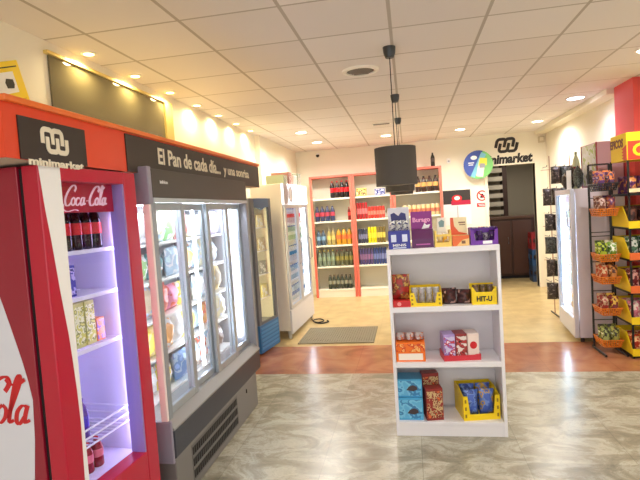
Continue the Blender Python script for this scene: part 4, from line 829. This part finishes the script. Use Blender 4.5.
# bottom shelf
M_bluebag = print_mat('bluebag', [(100, 180, 220), (124, 198, 230), (60, 130, 184), (104, 184, 222)], 14)
for i in range(2):
    t = carton('biscuit_carton', ['light blue biscuit carton at the bottom of the stack on the lowest tier', 'light blue biscuit carton on top of the stack on the lowest tier'][i], 'carton', (-0.067, 3.55 + 0.02*i, T3 + 0.158*i), 0.185, 0.16, 0.156 if i == 0 else 0.125, mat('sky_card', (74, 164, 210), 0.35), M_bluebag, 0)
    MB().prism([(-0.03 + 0.012, 0.05), (0.03, 0.042), (0.06, 0.055), (0.055, 0.075), (0.03, 0.085), (0.0, 0.075)], 'y', -0.0835, -0.081).build('biscuit_picture', mat('biscuit_brown', (70, 56, 60), 0.4), t)
for i in range(2):
    carton('snack_carton', ['dark red patterned snack carton in front on the lowest tier', 'dark red patterned snack carton standing behind the front one'][i], 'carton', (0.098 - 0.018*i, 3.51 + 0.1*i, T3), 0.118, 0.085, [0.225, 0.3][i], mat('maroon_card', (140, 40, 36), 0.4), print_mat('maroon_p', [(150, 46, 40), (206, 180, 130), (120, 30, 30), (220, 110, 60)], 34), 0.18)
ytray('large yellow open tray of blue packets on the lowest tier', 0.40, T3, 0.25, 0.24, 0.17, 0.2, 0.16)
for i in range(2):
    for j in range(2):
        u, v = -0.056 + 0.112*i, -0.045 + 0.09*j
        bagobj(f'blue biscuit packet at the {["front","back"][j]} {["left","right"][i]} of the large yellow tray', (0.40 + u*math.cos(0.16) - v*math.sin(0.16), 3.60 + u*math.sin(0.16) + v*math.cos(0.16), T3+0.005), 0.104, 0.185 + 0.012*j, 0.08, print_mat(f'bp{i}', [(70, 100, 190), (110, 140, 210), (200, 160, 70) if i else (60, 80, 150), (80, 110, 196)], 20), 120+i*2+j, 0.16 + 0.06*(i-0.5), 'biscuit_packet', 'packet')

# ================================================================== RIGHT SIDE
# small glass door cooler
RA = math.radians(5)
RC = thing('glass_door_cooler', 'narrow grey cooler with lit glass door by the right wall', 'cooler', (1.70, 5.73, 0), -RA)
def rc(x, y, z): return (1.70 + x*math.cos(RA) + y*math.sin(RA), 5.73 - x*math.sin(RA) + y*math.cos(RA), z)
M_mauve = mat('mauve_grey_enamel', (224, 214, 222), 0.4)
g = MB(); g.box(0.05, 0.52, 0, 0.03, 0.05, 1.66); g.box(0.05, 0.52, 0.80, 0.83, 0.05, 1.66); g.box(0.49, 0.52, 0.03, 0.80, 0.05, 1.66); g.box(0.05, 0.49, 0.03, 0.80, 1.62, 1.66); g.box(0.05, 0.49, 0.03, 0.80, 0.05, 0.25); g.build('cabinet', M_mauve, RC, bevel=0.006)
g = MB(); g.box(0, 0.045, 0, 0.05, 0.05, 1.66); g.box(0, 0.045, 0.78, 0.83, 0.05, 1.66); g.box(0, 0.045, 0.05, 0.78, 0.05, 0.25); g.box(0, 0.045, 0.05, 0.78, 1.60, 1.66); d = g.build('door', mat('pale_frame', (206, 206, 216), 0.35), RC, bevel=0.005)
MB().box(0.002, 0.006, 0.05, 0.78, 0.25, 1.60).build('pane', M_glass, d)
MB().tube([(0, 0.035, 1.25), (-0.03, 0.035, 1.27), (-0.03, 0.035, 1.42), (0, 0.035, 1.44)], 0.007).build('handle', M_grey, d)
MB().box(0.05, 0.058, 0.03, 0.80, 0.05, 0.058).build('threshold', M_grey, RC)
MB().box(0.06, 0.075, 0.035, 0.05, 0.28, 1.58).build('light_strip', mat('aqua_led', (235, 250, 255), 0.4, emit=(205, 238, 255), estr=30), RC)
MB().box(0.06, 0.075, 0.785, 0.80, 0.28, 1.58).build('light_strip', MATS['aqua_led'], RC)
for (x, y) in ((0.08, 0.04), (0.08, 0.79), (0.48, 0.04), (0.48, 0.79)): MB().lathe([(0.02, 0), (0.02, 0.05)], (x, y, 0), 10).build('foot', M_black, RC)
for z in (0.52, 0.79, 1.06, 1.33): MB().box(0.09, 0.49, 0.03, 0.80, z-0.012, z).build('shelf', M_white, RC)
for zi, z in enumerate((0.25, 0.52, 0.79, 1.06, 1.33)):
    nm = ['orange', 'pale aqua', 'white', 'silver blue', 'mint'][zi]; cc = [(230, 190, 130), (190, 226, 232), (240, 244, 246), (190, 206, 224), (200, 232, 220)][zi]
    gl = f'{nm} bottle on the {["lowest","second","third","fourth","top"][zi]} shelf of the narrow cooler'; gg = f'{nm} bottles in the narrow cooler'
    p = bottle_proto('water_bottle', gl, 'bottle', 0.2, 0.035, mat(f'rcb{zi}', cc, 0.2), mat(f'rcl{zi}', (230, 240, 250), 0.4), mat(f'rcc{zi}', (120, 170, 210), 0.4), (0,0,0), gg)
    row(p, [rc(0.15, 0.11 + 0.1*i, z) for i in range(7)], gl, gg)
# carton on top of the cooler
t = thing('cardboard_carton', 'mauve carton with dark red edges standing on the narrow cooler', 'carton', (2.145, 6.02, 1.66))
MB().box(-0.11, 0.16, -0.12, 0.36, 0, 0.49).build('body', mat('mauve_card', (190, 152, 162), 0.6), t)
g = MB()
for (a, b) in ((-0.113, -0.12), (0.155, -0.12)): g.box(a-0.003, a+0.008, b-0.003, b+0.008, 0, 0.492)
g.box(-0.116, -0.105, 0.35, 0.363, 0, 0.492); g.build('edge_tape', mat('dark_red_edge', (150, 50, 60), 0.5), t)
MB().box(-0.114, -0.11, -0.09, 0.33, 0.03, 0.48).build('side_print', print_mat('carton_side', [(226, 226, 214), (236, 236, 236), (190, 206, 130), (232, 232, 226)], 8), t)
# hook rack with dark bags
HR = thing('hook_rack', 'thin wire hook rack of dark packets beyond the narrow cooler', 'rack', (1.70, 7.0, 0))
g = MB()
for x in (0.17, 0.42): g.tube([(x, 0.12, 0.0), (x, 0.12, 2.13)], 0.007, 8)
for z in (0.3, 0.75, 1.2, 1.62, 1.95): g.tube([(0.06, 0.12, z), (0.42, 0.12, z)], 0.004, 6)
g.build('post_frame', mat('brown_post', (170, 130, 110), 0.5), HR)
g = MB()
for x in (0.17, 0.42): g.tube([(x, -0.12, 0.012), (x, 0.3, 0.012)], 0.01, 6)
g.build('foot', M_wire, HR)
for z in (0.48, 0.78, 1.08, 1.38, 1.70, 1.98):
    for x in (0.08, 0.19, 0.30, 0.41): MB().tube([(x, 0.12, z), (x, -0.1, z), (x, -0.115, z+0.02)], 0.004, 6).build('hook', M_wire, HR)
M_darkpk = [print_mat('dkpk0', [(46, 40, 38), (70, 60, 56), (34, 30, 32), (150, 140, 130)], 26), print_mat('dkpk1', [(60, 46, 40), (40, 36, 36), (110, 96, 84), (50, 40, 38)], 26), print_mat('dkpk2', [(40, 48, 44), (90, 96, 90), (36, 34, 36), (60, 54, 50)], 26)]
for zi, z in enumerate((0.27, 0.57, 0.87, 1.17)):
    bagobj(f'dark packet hanging on the {["lowest","second","third","fourth"][zi]} hook row at the left of the rack', (1.795, 6.93, z-0.02), 0.125, 0.22, 0.09, M_darkpk[zi % 3], 130+zi, 0.55*(zi % 2) - 0.25, 'hanging_packet', 'packet')
    bagobj(f'dark packet hanging behind the cooler on the {["lowest","second","third","fourth"][zi]} hook row', (1.90, 6.93, z-0.02), 0.11, 0.21, 0.08, M_darkpk[(zi+1) % 3], 140+zi, 0, 'hanging_packet', 'packet')
for xi, x in enumerate((1.78, 1.89, 2.00, 2.11)):
    bagobj(f'dark packet hanging above the cooler, {["first","second","third","fourth"][xi]} from the left on the lower row', (x, 6.92, 1.48), 0.115, 0.215, 0.08, M_darkpk[xi % 3], 150+xi, 0.1, 'hanging_packet', 'packet')
for xi, x in enumerate((1.89, 2.00, 2.11)):
    bagobj(f'dark packet hanging on the top row of the hook rack, {["leftmost","middle","rightmost"][xi]}', (x, 6.92, 1.755), 0.115, 0.22, 0.08, M_darkpk[(xi+1) % 3], 160+xi, -0.1, 'hanging_packet', 'packet')
# dark pouches on the cooler top
for i, (x, y, h) in enumerate(((0.07, 0.5, 0.2), (0.09, 0.33, 0.26), (0.12, 0.16, 0.25), (0.22, 0.6, 0.22), (0.24, 0.12, 0.19))):
    bagobj(f'dark pouch on top of the narrow cooler, {["front middle","front centre","front near end","back far end","near corner"][i]}', rc(x, y, 1.66), 0.12, h, 0.09, M_darkpk[i % 3], 170+i, 1.2, 'snack_pouch', 'pouch')
t = thing('price_strip', 'white upright price strip standing on the narrow cooler', 'sign', rc(0.045, 0.24, 1.66)); MB().box(-0.004, 0.004, -0.025, 0.025, 0, 0.21).build('strip', M_whiteprint, t, rz=0.9); MB().box(-0.02, 0.02, -0.03, 0.03, 0, 0.006).build('base', M_white, t)
bottle_proto('tall_bottle', 'tall pale green bottle with red band above the dark pouches', 'bottle', 0.42, 0.04, mat('pale_green_glass', (176, 176, 140), 0.3), mat('maroon_band', (140, 40, 50), 0.4), mat('olive_cap', (150, 150, 120), 0.4), rc(0.16, 0.42, 1.66), None)
# black wire rack with orange baskets
WR = thing('wire_rack', 'narrow black wire rack of snack baskets in front of the coral column', 'rack', (1.80, 5.5, 0))
g = MB()
for x in (0.012, 0.205): g.tube([(x, 0, 0.02), (x, 0, 1.885)], 0.011, 8).build('post', M_wire, WR); g = MB()
for z in (0.09, 0.3, 0.6, 0.9, 1.16, 1.2, 1.55, 1.885): MB().tube([(0.012, 0, z), (0.205, 0, z)], 0.009 if z > 1.8 else 0.005, 6).build('cross_bar', M_wire, WR)
for x in (0.012, 0.205): MB().tube([(x, -0.32, 0.014), (x, 0.03, 0.014), (x, 0.03, 0.03)], 0.012, 8).build('foot', M_wire, WR)
M_obask = mat('orange_basket', (214, 118, 24), 0.4)
BK = (0.085, 0.40, 0.71, 0.93, 1.375, 1.62)
for z in BK:
    g = MB(); a0, a1, b0, b1 = 0.004, 0.19, -0.27, -0.02; gm = 1 if z == BK[-1] else 0
    for dz, e in ((0.0, 0.02), (0.022, 0.012), (0.044, 0.006), (0.066, 0.0)):
        g.tube([(a0+e, b0+e, z+dz), (a1-e, b0+e, z+dz), (a1-e, b1, z+dz), (a0+e, b1, z+dz)], 0.006 if dz in (0.0, 0.066) else 0.0045, 6, 0, True)
    for k in range(8):
        x = a0+0.02+(a1-a0-0.04)*k/7; g.tube([(x, b0+0.02, z), (x, b0, z+0.066)], 0.0045, 6); g.tube([(x, b0+0.02, z), (x, b1, z)], 0.0035, 6)
    for k in range(6):
        y = b0+0.02+(b1-b0-0.03)*k/5; g.tube([(a0+0.02, y, z), (a0, y, z+0.066)], 0.0045, 6); g.tube([(a1-0.02, y, z), (a1, y, z+0.066)], 0.0045, 6)
    g.tube([(0.012, b1, z+0.05), (0.012, 0.0, z+0.05)], 0.005, 6); g.tube([(0.19, b1, z+0.05), (0.2, 0.0, z+0.05)], 0.005, 6)
    g.build('basket', M_obask if not gm else M_wire, WR)
SNK = [[('pale green', (150, 160, 90), (40, 40, 30), (236, 236, 210)), ('yellow green', (160, 160, 80), (50, 50, 40), (240, 240, 220))],
       [('red', (140, 30, 30), (190, 160, 130), (90, 30, 30)), ('maroon', (120, 30, 40), (230, 190, 80), (200, 60, 50))],
       [('orange', (180, 76, 36), (210, 180, 140), (150, 40, 30)), ('amber', (190, 120, 50), (80, 36, 30), (240, 220, 190))],
       [('lime green', (170, 190, 40), (40, 60, 40), (230, 230, 190)), ('green', (110, 150, 50), (240, 240, 220), (40, 50, 40))],
       [('brown', (116, 60, 40), (200, 170, 160), (80, 40, 60)), ('copper', (160, 84, 50), (90, 50, 90), (236, 210, 180))],
       [('purple', (90, 44, 110), (190, 120, 70), (206, 180, 210)), ('dark violet', (74, 44, 84), (220, 130, 70), (210, 190, 170))]]
bn = ['lowest', 'second', 'third', 'fourth', 'fifth', 'topmost']
for bi, z in enumerate(BK):
    for i, (nm, a, b, c) in enumerate(SNK[bi]):
        m = print_mat(f'snk{bi}{i}', [a, b, a, c], 17)
        for j in range(2):
            bagobj(f'{nm} snack bag at the {["front","back"][j]} of the {bn[bi]} wire rack basket', (1.80 + 0.055 + 0.085*i, 5.30 + 0.09*j, z+0.005), 0.084, 0.172 + 0.02*j, 0.085, m, 200+bi*4+i*2+j, 0.12*(i-0.5), group='snack bags on the wire rack')
# yellow bin stand
BS = thing('bin_stand', 'display stand of yellow card bins with a bright header at right edge', 'display stand', (2.03, 5.13, 0))
Wd, Dd = 0.36, 0.41
g = MB()
for (x, y) in ((0.008, 0.008), (Wd-0.008, 0.008), (0.008, Dd-0.008), (Wd-0.008, Dd-0.008)): MB().box(x-0.008, x+0.008, y-0.008, y+0.008, 0, 1.9).build('post', M_wire, BS)
BB = (0.035, 0.34, 0.64, 0.955, 1.255, 1.575)
for k, z in enumerate(BB):
    MB().box(0.0, Wd, 0.0, Dd, z-0.022, z).build('shelf', M_wire if k else M_wire, BS)
M_lipo = mat('orange_lip', (232, 110, 50), 0.4)
for k, z in enumerate(BB[:5]):
    g = MB(); hb = 0.2
    for sx in (-0.004, Wd-0.002): g.prism([(0.0, z), (Dd-0.02, z), (Dd-0.02, z+hb), (0.13, z+hb), (0.02, z+0.07), (0.0, z+0.06)], 'x', sx, sx+0.006)
    g.box(0.002, Wd-0.002, Dd-0.03, Dd-0.024, z, z+hb)
    g.build('bin_side', M_yellow, BS)
    MB().box(-0.004, Wd+0.004, -0.006, 0.0, z-0.01, z+0.06).build('bin_lip', M_yellow if k in (0, 1, 4) else M_lipo, BS)
hd = MB().box(-0.008, Wd+0.008, -0.02, 0.35, 1.885, 2.14).build('header', M_yellow, BS)
st = [(0.0 + Dd*0.30, 1.885)]
star = []
for i in range(9): star += [(0.095 if i % 2 else 0.055, 1.89 + i*0.0165)]
MB().prism([(-0.018, 1.887), (0.06, 1.887)] + [(0.05 if i % 2 == 0 else 0.09, 1.895 + i*0.014) for i in range(9)] + [(-0.018, 2.03)], 'x', -0.0105, -0.008).build('red_burst', mat('burst_red', (226, 70, 34), 0.4), hd)
text_mesh('EPICOS', 0.3, 0.085, mat('brown_ink', (120, 60, 20), 0.4), 'lettering', hd, (-0.0085, 0.205, 2.055), -Y1, Z1, 0.045)
MB().box(-0.0, Wd, -0.0225, -0.02, 1.888, 2.06).build('red_front', mat('front_red', (222, 60, 34), 0.4), hd)
text_mesh('OLE', 0.3, 0.12, M_yellow, 'lettering', hd, (Wd/2+0.01, -0.0225, 1.975), X1, Z1, 0.03)
BN = [('red', (190, 60, 40), (240, 190, 140), (220, 120, 40)), ('pink', (214, 120, 140), (240, 220, 210), (110, 40, 70)), ('dark red', (120, 30, 36), (230, 170, 160), (70, 24, 30)), ('green', (70, 110, 80), (230, 236, 230), (40, 60, 50)), ('dark brown', (66, 36, 34), (120, 70, 56), (50, 28, 30)), ('purple', (92, 40, 96), (200, 130, 70), (60, 30, 60))]
for k, z in enumerate(BB):
    nm, a, b, c = BN[k]; m = print_mat(f'bn{k}', [a, b, a, c], 14)
    for i in range(3):
        for j in range(2):
            bagobj(f'{nm} snack bag, {["left","middle","right"][i]} {["front","back"][j]}, on the {bn[k]} level of the yellow bin stand', (2.03 + 0.062 + 0.115*i, 5.13 + 0.11 + 0.14*j, z), 0.11, [0.18, 0.2, 0.2, 0.2, 0.2, 0.165][k], 0.10, m, 300+k*6+i*2+j, 0.1*(i-1), group='snack bags on the yellow bin stand')
MB().box(0.004, Wd-0.004, -0.0165, -0.012, 1.585, 1.62).build('price_strip', mat('price_cream', (246, 226, 180), 0.4), BS)

# ================================================================== LIGHT
wd = bpy.data.worlds.new('daylight'); S.world = wd; wd.use_nodes = True
bg = wd.node_tree.nodes['Background']; bg.inputs['Color'].default_value = (1.0, 0.975, 0.96, 1); bg.inputs['Strength'].default_value = 1.2
def area(name, loc, sx, sy, power, col, rot=(0,0,0)):
    l = bpy.data.lights.new(name, 'AREA'); l.shape = 'RECTANGLE'; l.size = sx; l.size_y = sy; l.energy = power; l.color = col
    o = bpy.data.objects.new(name, l); COL.objects.link(o); o.location = loc; o.rotation_euler = rot; return o
# the open shop front behind the viewer lets the sky in
pl = area('shop_front_daylight', ((XL+XR)/2, YF+0.02, ZC/2), XR-XL, ZC, 1, (1, 1, 1), (PI/2, 0, 0)); pl.data.cycles.is_portal = True
S.cycles.use_denoising = True
S.cycles.max_bounces = 8; S.cycles.diffuse_bounces = 5; S.cycles.transparent_max_bounces = 16; S.cycles.sample_clamp_indirect = 6

# ================================================================== CAMERA
yaw, pit, rol = math.radians(-10.21976336), math.radians(-3.26184959), math.radians(-3.8134459)
cy, sy = math.cos(yaw), math.sin(yaw)
fw = Vector((sy*math.cos(pit), cy*math.cos(pit), math.sin(pit))); r0 = Vector((cy, -sy, 0)); u0 = r0.cross(fw)
rr = r0*math.cos(rol) + u0*math.sin(rol); uu = -r0*math.sin(rol) + u0*math.cos(rol)
cam = bpy.data.cameras.new('camera'); co = bpy.data.objects.new('camera', cam); COL.objects.link(co)
cam.sensor_width = 36; cam.lens = 500/640*36; cam.clip_start = 0.02
m = Matrix((rr, uu, -fw)).transposed().to_4x4(); m.translation = (0, 0, 1.6); co.matrix_world = m
S.camera = co
S.view_settings.view_transform = 'Standard'; S.view_settings.look = 'None'; S.view_settings.gamma = 1.0; S.view_settings.exposure = 0.68; S.view_settings.use_curve_mapping = False
